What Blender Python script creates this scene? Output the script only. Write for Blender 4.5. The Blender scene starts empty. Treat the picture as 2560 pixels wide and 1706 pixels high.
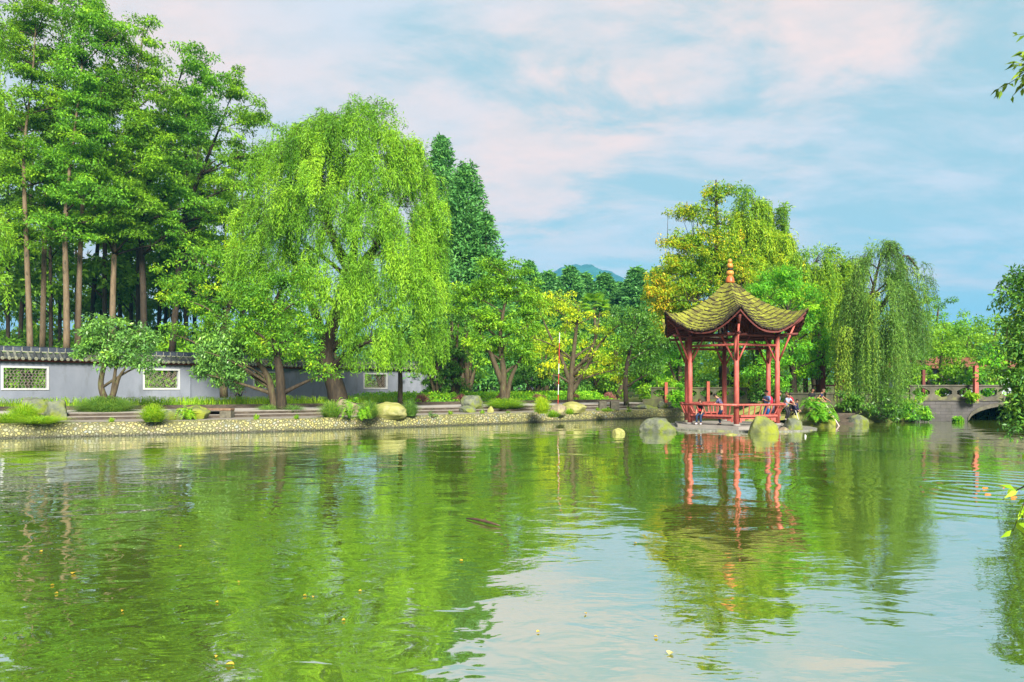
import bpy, math, random, zlib
import numpy as np
from mathutils import Vector, Matrix, noise as mnoise

random.seed(11)
RNG = np.random.default_rng(11)
SC = bpy.context.scene
COL = SC.collection
F, HZ, CAMH = 1707.0, 968.0, 2.15          # lens in photo pixels, eye level row, eye height over the water
PI = math.pi
LEAF_GAIN = 1.7


def P(px, py, Y):
    return np.array([(px - 1280) / F * Y, Y, CAMH + (HZ - py) / F * Y])


def ground_depth(py, z):
    return (CAMH - z) * F / (py - HZ)


# ------------------------------------------------------------------ objects
def tag(o, label=None, cat=None, group=None, kind=None):
    if label: o['label'] = label
    if cat: o['category'] = cat
    if group: o['group'] = group
    if kind: o['kind'] = kind
    return o


def link(o, parent=None):
    COL.objects.link(o)
    if parent is not None:
        o.parent = parent
    return o


def thing(name, label, cat, loc=(0, 0, 0), group=None):
    o = bpy.data.objects.new(name, None)
    o.empty_display_size = 0.3
    link(o)
    o.location = loc
    return tag(o, label, cat, group)


def wloc(o):
    v = Vector((0, 0, 0))
    while o is not None:
        v += o.location
        o = o.parent
    return np.array(v)


def mesh_data(name, V, Fs, mats, smooth=False, midx=None, tint=None):
    V = np.asarray(V, dtype=np.float32).reshape(-1, 3)
    me = bpy.data.meshes.new(name)
    if isinstance(Fs, np.ndarray):
        n, k = Fs.shape
        me.vertices.add(len(V)); me.vertices.foreach_set('co', V.ravel())
        me.loops.add(n * k); me.loops.foreach_set('vertex_index', Fs.astype(np.int32).ravel())
        me.polygons.add(n)
        me.polygons.foreach_set('loop_start', np.arange(0, n * k, k, dtype=np.int32))
        me.polygons.foreach_set('loop_total', np.full(n, k, dtype=np.int32))
        me.update(calc_edges=True)
    else:
        me.from_pydata(V.tolist(), [], Fs)
    if not isinstance(mats, (list, tuple)): mats = [mats]
    for m in mats: me.materials.append(m)
    if midx is not None:
        me.polygons.foreach_set('material_index', np.asarray(midx, dtype=np.int32))
    if smooth:
        me.polygons.foreach_set('use_smooth', np.ones(len(me.polygons), dtype=bool))
    if tint is not None:
        a = me.attributes.new('tint', 'FLOAT', 'POINT')
        a.data.foreach_set('value', np.asarray(tint, dtype=np.float32))
    me.update()
    return me


def mesh(name, V, Fs, mats, parent=None, smooth=False, midx=None, tint=None, origin=None):
    V = np.asarray(V, dtype=np.float32).reshape(-1, 3)
    off = wloc(parent) if parent is not None else (np.array(origin) if origin is not None else np.zeros(3))
    me = mesh_data(name, V - off.astype(np.float32), Fs, mats, smooth, midx, tint)
    o = bpy.data.objects.new(name, me)
    link(o, parent)
    if parent is None and origin is not None:
        o.location = origin
    return o


def copy_tree(o, parent=None):
    c = o.copy()
    COL.objects.link(c)
    if parent is not None: c.parent = parent
    for ch in list(o.children): copy_tree(ch, c)
    return c


def nrm(v):
    v = np.asarray(v, dtype=float)
    l = np.linalg.norm(v, axis=-1, keepdims=True)
    return v / np.where(l < 1e-9, 1, l)


class MB:
    def __init__(s): s.V, s.F, s.M, s.n, s.T = [], [], [], 0, []

    def add(s, V, Fs, mi=0, t=0.5):
        V = np.asarray(V, dtype=float).reshape(-1, 3)
        s.V.append(V)
        for f in Fs: s.F.append([int(i) + s.n for i in f]); s.M.append(mi)
        s.T.append(np.full(len(V), t))
        s.n += len(V)

    def obox(s, c, size, rot=None, mi=0, t=0.5):
        a = np.array([[x, y, z] for x in (-.5, .5) for y in (-.5, .5) for z in (-.5, .5)]) * np.array(size)
        if rot is not None: a = a @ np.array(rot).T
        s.add(a + np.array(c), [(0, 1, 3, 2), (4, 6, 7, 5), (0, 4, 5, 1), (2, 3, 7, 6), (0, 2, 6, 4), (1, 5, 7, 3)], mi, t)

    def bar(s, p, q, w, h, mi=0, up=(0, 0, 1), t=.5):
        p, q = np.array(p, float), np.array(q, float)
        d = q - p; L = np.linalg.norm(d); d = d / L
        sd = np.cross(d, up); sd = sd / np.linalg.norm(sd); u = np.cross(sd, d)
        s.obox((p + q) / 2, (L, w, h), np.stack([d, sd, u], 1), mi, t)

    def tube(s, pts, rads, n=8, mi=0, cap=True, t=.5):
        pts = np.asarray(pts, float); rads = np.broadcast_to(np.asarray(rads, float), (len(pts),))
        d = np.gradient(pts, axis=0); d = nrm(d)
        ref = np.array([0.0, 0, 1]) if abs(d[:, 2]).mean() < .8 else np.array([1.0, 0, 0])
        a = nrm(np.cross(d, ref)); b = np.cross(d, a)
        th = np.linspace(0, 2 * PI, n, endpoint=False)
        V = pts[:, None] + rads[:, None, None] * (np.cos(th)[None, :, None] * a[:, None] + np.sin(th)[None, :, None] * b[:, None])
        k = len(pts); Fs = []
        for i in range(k - 1):
            for j in range(n):
                j2 = (j + 1) % n
                Fs.append((i * n + j, i * n + j2, (i + 1) * n + j2, (i + 1) * n + j))
        if cap:
            Fs.append(tuple(range(n))[::-1]); Fs.append(tuple(range((k - 1) * n, k * n)))
        s.add(V.reshape(-1, 3), Fs, mi, t)

    def lathe(s, prof, c, n=24, mi=0, t=.5):
        th = np.linspace(0, 2 * PI, n, endpoint=False); V = []
        for r, z in prof:
            V.append(np.stack([c[0] + r * np.cos(th), c[1] + r * np.sin(th), np.full(n, c[2] + z)], 1))
        V = np.concatenate(V); k = len(prof); Fs = []
        for i in range(k - 1):
            for j in range(n):
                j2 = (j + 1) % n
                Fs.append((i * n + j, i * n + j2, (i + 1) * n + j2, (i + 1) * n + j))
        Fs.append(tuple(range(n))[::-1]); Fs.append(tuple(range((k - 1) * n, k * n)))
        s.add(V, Fs, mi, t)

    def prism(s, poly, z0, z1, mi=0, t=.5):
        n = len(poly)
        V = [(x, y, z0) for x, y in poly] + [(x, y, z1) for x, y in poly]
        Fs = [tuple(range(n))[::-1], tuple(range(n, 2 * n))] + [(i, (i + 1) % n, n + (i + 1) % n, n + i) for i in range(n)]
        s.add(V, Fs, mi, t)

    def build(s, name, mats, parent=None, smooth=False, origin=None):
        V = np.concatenate(s.V)
        return mesh(name, V, s.F, mats, parent, smooth, s.M, np.concatenate(s.T), origin)


# ------------------------------------------------------------------ materials
def newmat(name):
    m = bpy.data.materials.new(name); m.use_nodes = True
    nt = m.node_tree; nt.nodes.clear()
    return m, nt, nt.nodes, nt.links


def ramp(nodes, stops):
    r = nodes.new('ShaderNodeValToRGB'); e = r.color_ramp.elements
    while len(e) < len(stops): e.new(0.5)
    for i, (p, c) in enumerate(stops):
        e[i].position = p; e[i].color = (*c, 1)
    return r


def leafmat(name, cols, trans=.35, rough=.5, spec=.25, var=.12):
    m, nt, N, L = newmat(name)
    at = N.new('ShaderNodeAttribute'); at.attribute_name = 'tint'
    oi = N.new('ShaderNodeObjectInfo')
    ma = N.new('ShaderNodeMath'); ma.operation = 'MULTIPLY_ADD'
    L.new(oi.outputs['Random'], ma.inputs[0]); ma.inputs[1].default_value = var; L.new(at.outputs['Fac'], ma.inputs[2])
    sb = N.new('ShaderNodeMath'); sb.operation = 'SUBTRACT'; L.new(ma.outputs[0], sb.inputs[0]); sb.inputs[1].default_value = var / 2
    r = ramp(N, [(i / (len(cols) - 1), tuple(min(.72, x * LEAF_GAIN) for x in c)) for i, c in enumerate(cols)]); L.new(sb.outputs[0], r.inputs[0])
    b = N.new('ShaderNodeBsdfPrincipled'); L.new(r.outputs[0], b.inputs['Base Color'])
    b.inputs['Roughness'].default_value = rough; b.inputs['Specular IOR Level'].default_value = spec
    tr = N.new('ShaderNodeBsdfTranslucent')
    hs = N.new('ShaderNodeHueSaturation'); hs.inputs['Hue'].default_value = .485; hs.inputs['Value'].default_value = 1.25
    L.new(r.outputs[0], hs.inputs['Color']); L.new(hs.outputs[0], tr.inputs['Color'])
    mx = N.new('ShaderNodeMixShader'); mx.inputs[0].default_value = trans
    L.new(b.outputs[0], mx.inputs[1]); L.new(tr.outputs[0], mx.inputs[2])
    o = N.new('ShaderNodeOutputMaterial'); L.new(mx.outputs[0], o.inputs[0])
    return m


def surf(name, cols, scale=4.0, detail=6, rough=.7, bump=.3, bdist=.02, stretch=(1, 1, 1), spec=.3, coords='Object', second=None, distort=0.0, tint=0.0):
    """Mottled solid: noise through a colour ramp plus noise bump; second = (colour, scale, lo, hi) adds patches (moss, stain, wear)."""
    m, nt, N, L = newmat(name)
    tc = N.new('ShaderNodeTexCoord'); mp = N.new('ShaderNodeMapping'); L.new(tc.outputs[coords], mp.inputs[0])
    mp.inputs['Scale'].default_value = stretch
    nz = N.new('ShaderNodeTexNoise'); nz.inputs['Scale'].default_value = scale; nz.inputs['Detail'].default_value = detail
    nz.inputs['Roughness'].default_value = .62; nz.inputs['Distortion'].default_value = distort
    L.new(mp.outputs[0], nz.inputs['Vector'])
    src = nz.outputs['Fac']
    if tint:
        at = N.new('ShaderNodeAttribute'); at.attribute_name = 'tint'
        ma = N.new('ShaderNodeMath'); ma.operation = 'MULTIPLY_ADD'; ma.inputs[1].default_value = tint
        sb = N.new('ShaderNodeMath'); sb.operation = 'SUBTRACT'; L.new(at.outputs['Fac'], sb.inputs[0]); sb.inputs[1].default_value = .5
        L.new(sb.outputs[0], ma.inputs[0]); L.new(src, ma.inputs[2]); src = ma.outputs[0]
    k = len(cols)
    r = ramp(N, [(.28 + .44 * i / max(1, k - 1), c) for i, c in enumerate(cols)]); L.new(src, r.inputs[0])
    col = r.outputs[0]
    if second:
        c2, s2, lo, hi = second
        n2 = N.new('ShaderNodeTexNoise'); n2.inputs['Scale'].default_value = s2; n2.inputs['Detail'].default_value = 8
        n2.inputs['Roughness'].default_value = .65
        L.new(mp.outputs[0], n2.inputs['Vector'])
        mr = N.new('ShaderNodeMapRange'); mr.inputs[1].default_value = lo; mr.inputs[2].default_value = hi; L.new(n2.outputs['Fac'], mr.inputs[0])
        mx = N.new('ShaderNodeMix'); mx.data_type = 'RGBA'; L.new(mr.outputs[0], mx.inputs[0]); L.new(col, mx.inputs[6]); mx.inputs[7].default_value = (*c2, 1)
        col = mx.outputs[2]
    b = N.new('ShaderNodeBsdfPrincipled'); L.new(col, b.inputs['Base Color'])
    b.inputs['Roughness'].default_value = rough; b.inputs['Specular IOR Level'].default_value = spec
    if bump:
        bp = N.new('ShaderNodeBump'); bp.inputs['Strength'].default_value = bump; bp.inputs['Distance'].default_value = bdist
        L.new(nz.outputs['Fac'], bp.inputs['Height']); L.new(bp.outputs[0], b.inputs['Normal'])
    o = N.new('ShaderNodeOutputMaterial'); L.new(b.outputs[0], o.inputs[0])
    return m


def cobblemat():
    m, nt, N, L = newmat('river cobbles in mortar')
    tc = N.new('ShaderNodeTexCoord')
    nz = N.new('ShaderNodeTexNoise'); nz.inputs['Scale'].default_value = 3; L.new(tc.outputs['Object'], nz.inputs['Vector'])
    mv = N.new('ShaderNodeMix'); mv.data_type = 'RGBA'; mv.blend_type = 'LINEAR_LIGHT'; mv.inputs[0].default_value = .05
    L.new(tc.outputs['Object'], mv.inputs[6]); L.new(nz.outputs['Color'], mv.inputs[7])
    v = N.new('ShaderNodeTexVoronoi'); v.inputs['Scale'].default_value = 7.4; L.new(mv.outputs[2], v.inputs['Vector'])
    e = N.new('ShaderNodeTexVoronoi'); e.feature = 'DISTANCE_TO_EDGE'; e.inputs['Scale'].default_value = 7.4; L.new(mv.outputs[2], e.inputs['Vector'])
    sp = N.new('ShaderNodeSeparateColor'); L.new(v.outputs['Color'], sp.inputs[0])
    r = ramp(N, [(0, (.15, .17, .13)), (.25, (.33, .28, .09)), (.45, (.31, .29, .18)), (.62, (.34, .32, .11)), (.8, (.19, .21, .20)), (1, (.36, .27, .15))])
    L.new(sp.outputs[0], r.inputs[0])
    big = N.new('ShaderNodeTexNoise'); big.inputs['Scale'].default_value = .35; big.inputs['Detail'].default_value = 5; L.new(tc.outputs['Object'], big.inputs['Vector'])
    bm = N.new('ShaderNodeMapRange'); bm.inputs[1].default_value = .38; bm.inputs[2].default_value = .72; L.new(big.outputs['Fac'], bm.inputs[0])
    ms = N.new('ShaderNodeMix'); ms.data_type = 'RGBA'; L.new(bm.outputs[0], ms.inputs[0]); L.new(r.outputs[0], ms.inputs[6]); ms.inputs[7].default_value = (.24, .245, .05, 1)
    me_ = N.new('ShaderNodeMapRange'); me_.inputs[1].default_value = .05; me_.inputs[2].default_value = .17; L.new(e.outputs['Distance'], me_.inputs[0])
    rd = N.new('ShaderNodeMapRange'); rd.inputs[1].default_value = .52; rd.inputs[2].default_value = .74; rd.inputs[3].default_value = 1; rd.inputs[4].default_value = 0; L.new(v.outputs['Distance'], rd.inputs[0])
    mn = N.new('ShaderNodeMath'); mn.operation = 'MINIMUM'; L.new(me_.outputs[0], mn.inputs[0]); L.new(rd.outputs[0], mn.inputs[1])
    mm = N.new('ShaderNodeMix'); mm.data_type = 'RGBA'; L.new(mn.outputs[0], mm.inputs[0]); mm.inputs[6].default_value = (.10, .10, .04, 1); L.new(ms.outputs[2], mm.inputs[7])
    # algae band where the wall stays wet
    sx = N.new('ShaderNodeSeparateXYZ'); L.new(tc.outputs['Object'], sx.inputs[0])
    wl = N.new('ShaderNodeMapRange'); wl.inputs[1].default_value = .03; wl.inputs[2].default_value = .16; L.new(sx.outputs[2], wl.inputs[0])
    mw = N.new('ShaderNodeMix'); mw.data_type = 'RGBA'; L.new(wl.outputs[0], mw.inputs[0]); mw.inputs[6].default_value = (.035, .036, .020, 1); L.new(mm.outputs[2], mw.inputs[7])
    b = N.new('ShaderNodeBsdfPrincipled'); L.new(mw.outputs[2], b.inputs['Base Color']); b.inputs['Roughness'].default_value = .6
    h = N.new('ShaderNodeMath'); h.operation = 'POWER'; h.inputs[1].default_value = .6; L.new(mn.outputs[0], h.inputs[0])
    bp = N.new('ShaderNodeBump'); bp.inputs['Strength'].default_value = .9; bp.inputs['Distance'].default_value = .04; L.new(h.outputs[0], bp.inputs['Height']); L.new(bp.outputs[0], b.inputs['Normal'])
    o = N.new('ShaderNodeOutputMaterial'); L.new(b.outputs[0], o.inputs[0])
    return m


def brickmat(name, c1, c2, mortar, scale, stain):
    m, nt, N, L = newmat(name)
    tc = N.new('ShaderNodeTexCoord'); sx = N.new('ShaderNodeSeparateXYZ'); L.new(tc.outputs['Object'], sx.inputs[0])
    cb = N.new('ShaderNodeCombineXYZ'); L.new(sx.outputs[0], cb.inputs[0]); L.new(sx.outputs[2], cb.inputs[1])
    br = N.new('ShaderNodeTexBrick'); L.new(cb.outputs[0], br.inputs['Vector'])
    br.inputs['Color1'].default_value = (*c1, 1); br.inputs['Color2'].default_value = (*c2, 1); br.inputs['Mortar'].default_value = (*mortar, 1)
    br.inputs['Scale'].default_value = scale; br.inputs['Mortar Size'].default_value = .012; br.inputs['Brick Width'].default_value = .8; br.inputs['Row Height'].default_value = .26
    nz = N.new('ShaderNodeTexNoise'); nz.inputs['Scale'].default_value = 2.2; nz.inputs['Detail'].default_value = 9; nz.inputs['Roughness'].default_value = .7; L.new(tc.outputs['Object'], nz.inputs['Vector'])
    mr = N.new('ShaderNodeMapRange'); mr.inputs[1].default_value = .42; mr.inputs[2].default_value = .7; L.new(nz.outputs['Fac'], mr.inputs[0])
    mx = N.new('ShaderNodeMix'); mx.data_type = 'RGBA'; L.new(mr.outputs[0], mx.inputs[0]); L.new(br.outputs[0], mx.inputs[6]); mx.inputs[7].default_value = (*stain, 1)
    b = N.new('ShaderNodeBsdfPrincipled'); L.new(mx.outputs[2], b.inputs['Base Color']); b.inputs['Roughness'].default_value = .8
    bp = N.new('ShaderNodeBump'); bp.inputs['Strength'].default_value = .5; bp.inputs['Distance'].default_value = .02; L.new(nz.outputs['Fac'], bp.inputs['Height']); L.new(bp.outputs[0], b.inputs['Normal'])
    o = N.new('ShaderNodeOutputMaterial'); L.new(b.outputs[0], o.inputs[0])
    return m


def watermat():
    m, nt, N, L = newmat('green pond water')
    tc = N.new('ShaderNodeTexCoord')

    def noise(scale, detail, stretch, rough=.5, dist=0):
        mp = N.new('ShaderNodeMapping'); mp.inputs['Scale'].default_value = stretch; L.new(tc.outputs['Object'], mp.inputs[0])
        n = N.new('ShaderNodeTexNoise'); n.inputs['Scale'].default_value = scale; n.inputs['Detail'].default_value = detail
        n.inputs['Roughness'].default_value = rough; n.inputs['Distortion'].default_value = dist; L.new(mp.outputs[0], n.inputs['Vector'])
        return n.outputs['Fac']

    def math_(op, a, b, c=None):
        n = N.new('ShaderNodeMath'); n.operation = op
        for i, v in enumerate((a, b, c)):
            if v is None: continue
            if hasattr(v, 'node'): L.new(v, n.inputs[i])
            else: n.inputs[i].default_value = v
        return n.outputs[0]

    def mrange(v, a, b, c=0., d=1.):
        n = N.new('ShaderNodeMapRange'); n.interpolation_type = 'SMOOTHSTEP'
        n.inputs[1].default_value = a; n.inputs[2].default_value = b; n.inputs[3].default_value = c; n.inputs[4].default_value = d; L.new(v, n.inputs[0])
        return n.outputs[0]
    sx = N.new('ShaderNodeSeparateXYZ'); L.new(tc.outputs['Object'], sx.inputs[0])
    swell = noise(.55, 2, (.8, 1.0, 1), .4, .6)
    mid = noise(1.7, 2, (.8, 1.15, 1), .45, 1.2)
    fine = noise(5.5, 2, (.55, 1.5, 1), .5, .3)
    patch = mrange(noise(.12, 3, (1, 1, 1)), .40, .62)
    far = mrange(sx.outputs[1], 8, 18)
    fx = mrange(sx.outputs[0], -2, 3, 1, .35)               # the sky-lit right foreground lies calmer
    calm = math_('MAXIMUM', far, fx)
    # rings spreading from the feeding fish on the right
    vm = N.new('ShaderNodeVectorMath'); vm.operation = 'DISTANCE'; L.new(tc.outputs['Object'], vm.inputs[0]); vm.inputs[1].default_value = (9.9, 14.6, 0)
    d = vm.outputs['Value']
    wob = math_('MULTIPLY_ADD', mid, 2.0, math_('MULTIPLY', d, 11.0))
    ring = math_('MULTIPLY', math_('SINE', wob, None), mrange(d, .4, 6.5, 1, 0))
    vm2 = N.new('ShaderNodeVectorMath'); vm2.operation = 'DISTANCE'; L.new(tc.outputs['Object'], vm2.inputs[0]); vm2.inputs[1].default_value = (.9, 11.7, 0)
    d2 = vm2.outputs['Value']
    ring2 = math_('MULTIPLY', math_('SINE', math_('MULTIPLY_ADD', mid, 3.0, math_('MULTIPLY', d2, 9.0)), None), mrange(d2, .3, 3.5, 1, 0))
    h = math_('MULTIPLY', swell, .034)
    amp = math_('MULTIPLY', fx, mrange(sx.outputs[1], 9, 20, .013, .0065))
    h = math_('MULTIPLY_ADD', mid, amp, h)
    h = math_('MULTIPLY_ADD', math_('MULTIPLY', fine, math_('MULTIPLY_ADD', patch, .75, .25)), .0032, h)
    h = math_('MULTIPLY_ADD', ring, .0028, h)
    h = math_('MULTIPLY_ADD', ring2, .0020, h)
    bp = N.new('ShaderNodeBump'); bp.inputs['Strength'].default_value = 1; bp.inputs['Distance'].default_value = 1.0; L.new(h, bp.inputs['Height'])
    mk = noise(.25, 4, (1, 1, 1))
    r = ramp(N, [(.35, (.085, .145, .012)), (.65, (.115, .180, .018))]); L.new(mk, r.inputs[0])
    df = N.new('ShaderNodeBsdfDiffuse'); L.new(r.outputs[0], df.inputs[0])
    gl = N.new('ShaderNodeBsdfGlossy'); gl.inputs['Roughness'].default_value = .015; gl.inputs['Color'].default_value = (1, 1, 1, 1); L.new(bp.outputs[0], gl.inputs['Normal'])
    fr = N.new('ShaderNodeFresnel'); fr.inputs['IOR'].default_value = 1.8; L.new(bp.outputs[0], fr.inputs['Normal'])
    fac = math_('MULTIPLY_ADD', fr.outputs[0], .36, .61)
    mx = N.new('ShaderNodeMixShader'); L.new(fac, mx.inputs[0]); L.new(df.outputs[0], mx.inputs[1]); L.new(gl.outputs[0], mx.inputs[2])
    o = N.new('ShaderNodeOutputMaterial'); L.new(mx.outputs[0], o.inputs[0])
    return m


def plain(name, c, rough=.6, spec=.3):
    return surf(name, [tuple(x * .82 for x in c), tuple(min(1, x * 1.15) for x in c)], scale=9, rough=rough, bump=.1, bdist=.004, spec=spec)


MT = {}
MT['leaf_tall'] = leafmat('broad forest leaf', [(.036, .088, .008), (.070, .165, .010), (.125, .265, .012), (.22, .36, .016)], .45)
MT['leaf_tall_b'] = leafmat('cool forest leaf', [(.034, .096, .010), (.060, .172, .014), (.105, .26, .015), (.18, .34, .017)], .45)
MT['leaf_back'] = leafmat('back forest leaf', [(.040, .105, .010), (.072, .165, .012), (.14, .27, .012)], .32)
MT['leaf_willow'] = leafmat('willow leaf', [(.044, .128, .010), (.090, .212, .014), (.150, .30, .018), (.23, .38, .022)], .45)
MT['leaf_willow_old'] = leafmat('greyer willow leaf', [(.048, .115, .024), (.088, .185, .028), (.145, .25, .028), (.24, .32, .025)], .45)
MT['leaf_yellow'] = leafmat('yellow green leaf', [(.06, .15, .014), (.14, .26, .014), (.27, .36, .012), (.42, .42, .012)], .42)
MT['leaf_olive'] = leafmat('olive green leaf with yellow tips', [(.036, .115, .012), (.068, .185, .014), (.125, .27, .014), (.34, .42, .014)], .42)
MT['leaf_gold'] = leafmat('golden leaf', [(.14, .23, .012), (.27, .36, .012), (.45, .45, .012), (.58, .44, .012)], .42)
MT['leaf_osman'] = leafmat('blue green glossy leaf', [(.042, .112, .026), (.080, .185, .038), (.125, .26, .036), (.23, .34, .025)], .28, .35, .4)
MT['leaf_dark'] = leafmat('dark evergreen leaf', [(.026, .082, .014), (.050, .135, .016), (.095, .21, .016)], .34, .4, .35)
MT['leaf_mid'] = leafmat('mid green leaf', [(.044, .125, .010), (.085, .205, .012), (.15, .29, .012), (.26, .38, .014)], .38)
MT['leaf_maple'] = leafmat('fresh feathery leaf', [(.040, .155, .018), (.075, .25, .018), (.14, .35, .014), (.26, .42, .012)], .42)
MT['leaf_ginkgo'] = leafmat('turning autumn leaf', [(.055, .15, .010), (.115, .225, .010), (.22, .29, .010), (.40, .32, .014), (.46, .20, .025)], .42)
MT['leaf_conifer'] = leafmat('conifer needle', [(.032, .115, .030), (.060, .18, .040), (.105, .25, .040)], .3)
MT['leaf_gloss'] = leafmat('glossy broad leaf', [(.022, .080, .020), (.042, .130, .026), (.085, .20, .020), (.17, .28, .03)], .25, .38, .3)
MT['leaf_fallen'] = leafmat('fallen leaf', [(.25, .15, .02), (.32, .22, .02), (.38, .33, .12)], .2)
MT['leaf_lime'] = leafmat('young lime leaf', [(.15, .32, .012), (.24, .40, .014), (.34, .44, .03)], .45)
MT['leaf_twig'] = leafmat('olive twig leaf', [(.045, .095, .012), (.09, .16, .012), (.20, .25, .01)], .35)
MT['grass'] = leafmat('border grass blade', [(.050, .13, .012), (.11, .24, .014), (.21, .34, .014), (.33, .40, .02)], .35)
MT['grass_deep'] = leafmat('deep tuft blade', [(.05, .12, .03), (.09, .19, .03), (.17, .28, .03), (.30, .33, .07)], .35)
MT['cover'] = leafmat('ground cover leaf', [(.045, .16, .014), (.09, .26, .014), (.18, .36, .014), (.30, .42, .02)], .35)
MT['purple'] = leafmat('purple shrub leaf', [(.11, .042, .042), (.18, .075, .066), (.25, .12, .085)], .25)
MT['fern'] = leafmat('fern leaf', [(.035, .14, .02), (.07, .23, .02), (.16, .33, .014), (.34, .38, .02)], .35)
MT['bark_tan'] = surf('tan furrowed bark', [(.075, .052, .032), (.135, .098, .060), (.195, .148, .095)], 2.2, 8, .85, .6, .03, (3, 3, .7), second=((.035, .030, .018), 1.1, .56, .64))
MT['bark_dark'] = surf('dark bark', [(.012, .009, .006), (.030, .022, .014), (.055, .042, .024)], 3.5, 8, .85, .7, .03, (3, 3, .6))
MT['bark_grey'] = surf('grey brown bark', [(.028, .021, .013), (.060, .045, .026), (.095, .075, .042)], 4, 8, .85, .6, .02, (2.5, 2.5, .7), second=((.10, .115, .035), 2.2, .55, .7))
MT['rock_grey'] = surf('grey boulder', [(.055, .065, .048), (.112, .125, .092), (.19, .20, .15)], 2.6, 10, .8, .9, .10, second=((.13, .165, .018), 1.4, .46, .60), distort=.6)
MT['rock_moss'] = surf('mossy boulder', [(.07, .085, .035), (.125, .14, .060), (.19, .195, .12)], 2.4, 10, .85, .9, .09, second=((.19, .22, .018), 1.3, .42, .60), distort=.5)
MT['rock_tan'] = surf('sandy boulder', [(.11, .09, .06), (.19, .155, .105), (.27, .22, .16)], 2.4, 9, .75, .5, .05, second=((.30, .33, .07), 1.5, .56, .72), distort=.8)
MT['rock_lime'] = surf('lichen yellow boulder', [(.16, .165, .05), (.25, .25, .075), (.33, .32, .17)], 1.7, 9, .75, .5, .05, second=((.12, .15, .03), 1.8, .56, .70), distort=.8)
MT['cobble'] = cobblemat()
MT['paving'] = surf('worn pink grey paving', [(.15, .135, .12), (.205, .185, .165), (.26, .235, .21)], 1.6, 9, .8, .15, .008, second=((.17, .165, .07), .8, .60, .76))
MT['path'] = surf('pale path slabs', [(.25, .23, .225), (.32, .295, .285), (.38, .35, .34)], 1.1, 9, .8, .12, .006)
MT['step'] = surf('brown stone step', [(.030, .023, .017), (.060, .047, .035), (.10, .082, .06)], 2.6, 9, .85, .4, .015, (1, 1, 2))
MT['earth'] = surf('leafy earth', [(.035, .045, .012), (.075, .085, .022), (.10, .14, .025)], .9, 9, .9, .5, .05)
MT['plaster'] = surf('grey lilac plaster', [(.142, .160, .205), (.175, .193, .242), (.205, .220, .27)], .9, 9, .85, .08, .006, (1, 1, .35), second=((.105, .115, .125), 1.1, .54, .74))
MT['tile'] = surf('weathered roof tile', [(.022, .026, .030), (.055, .062, .062), (.12, .125, .10)], 4, 8, .7, .3, .01, second=((.14, .135, .05), 1.6, .56, .68), tint=.7)
MT['tile_dark'] = surf('dark ridge tile', [(.022, .028, .045), (.042, .052, .078), (.075, .088, .115)], 5, 6, .5, .2, .01, tint=.4)
MT['mortar'] = plain('pale mortar', (.26, .265, .20), .8)
MT['red_beam'] = surf('dull red paint', [(.20, .040, .025), (.29, .060, .035), (.35, .09, .05)], 6, 7, .6, .15, .006)
MT['white_frame'] = surf('white painted frame', [(.36, .37, .385), (.45, .46, .475)], 5, 7, .6, .08, .004)
MT['iron'] = plain('brown iron lattice', (.16, .135, .12), .6)
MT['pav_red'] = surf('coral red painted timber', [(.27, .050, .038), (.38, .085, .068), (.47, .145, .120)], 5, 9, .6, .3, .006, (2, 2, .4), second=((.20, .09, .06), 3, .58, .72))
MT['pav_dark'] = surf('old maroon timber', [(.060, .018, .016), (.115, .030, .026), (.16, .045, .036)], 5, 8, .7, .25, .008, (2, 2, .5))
MT['shingle'] = surf('mossy bark shingle', [(.052, .043, .016), (.104, .103, .020), (.155, .165, .020), (.215, .23, .027)], 4.5, 8, .9, .5, .02, (1, 1, 1), tint=.38)
MT['finial'] = surf('orange glazed ceramic', [(.36, .13, .022), (.45, .21, .04), (.50, .31, .085)], 5, 8, .4, .15, .006)
MT['finial_red'] = surf('red glazed ceramic', [(.34, .06, .022), (.42, .10, .03), (.44, .20, .035)], 5, 8, .4, .15, .006)
MT['black'] = plain('black band', (.02, .02, .02), .5)
MT['deck'] = surf('grey deck stone', [(.17, .155, .145), (.22, .205, .19), (.27, .25, .225)], 1.5, 9, .8, .2, .01, second=((.34, .35, .13), 1.2, .58, .75))
MT['ledge'] = surf('pebbly concrete', [(.08, .08, .06), (.17, .17, .15), (.28, .28, .27)], 9, 6, .85, .8, .03, second=((.24, .26, .07), 1.5, .55, .7))
MT['concrete'] = surf('stained concrete', [(.030, .032, .018), (.060, .060, .038), (.11, .104, .076)], 1.1, 10, .85, .35, .02, (1, 1, .45), second=((.10, .12, .03), .9, .50, .68), distort=.5)
MT['parapet'] = surf('weathered parapet', [(.042, .040, .028), (.082, .077, .060), (.135, .122, .098)], 2.2, 10, .85, .35, .02, second=((.17, .19, .06), 1.6, .52, .68))
MT['bridge_brick'] = brickmat('bridge stone courses', (.055, .052, .056), (.088, .080, .080), (.014, .013, .013), 1.25, (.035, .035, .028))
MT['mossy_stone'] = surf('lime mossy stone', [(.12, .13, .03), (.19, .19, .05), (.24, .235, .11)], 2, 8, .8, .3, .02)
MT['bench'] = surf('brown granite bench', [(.10, .062, .038), (.17, .105, .066), (.23, .155, .105)], 7, 8, .7, .25, .008)
MT['bench_leg'] = surf('dark stone block', [(.055, .050, .036), (.10, .092, .068), (.15, .14, .10)], 5, 8, .8, .4, .015)
MT['water'] = watermat()
MT['pole_red'] = plain('red pole band', (.40, .04, .03), .5)
MT['pole_white'] = plain('white pole band', (.50, .50, .52), .5)
MT['pole_pink'] = plain('pale pink pole', (.78, .62, .64), .45)
MT['blue_toy'] = plain('blue plastic', (.03, .11, .62), .4)
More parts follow.
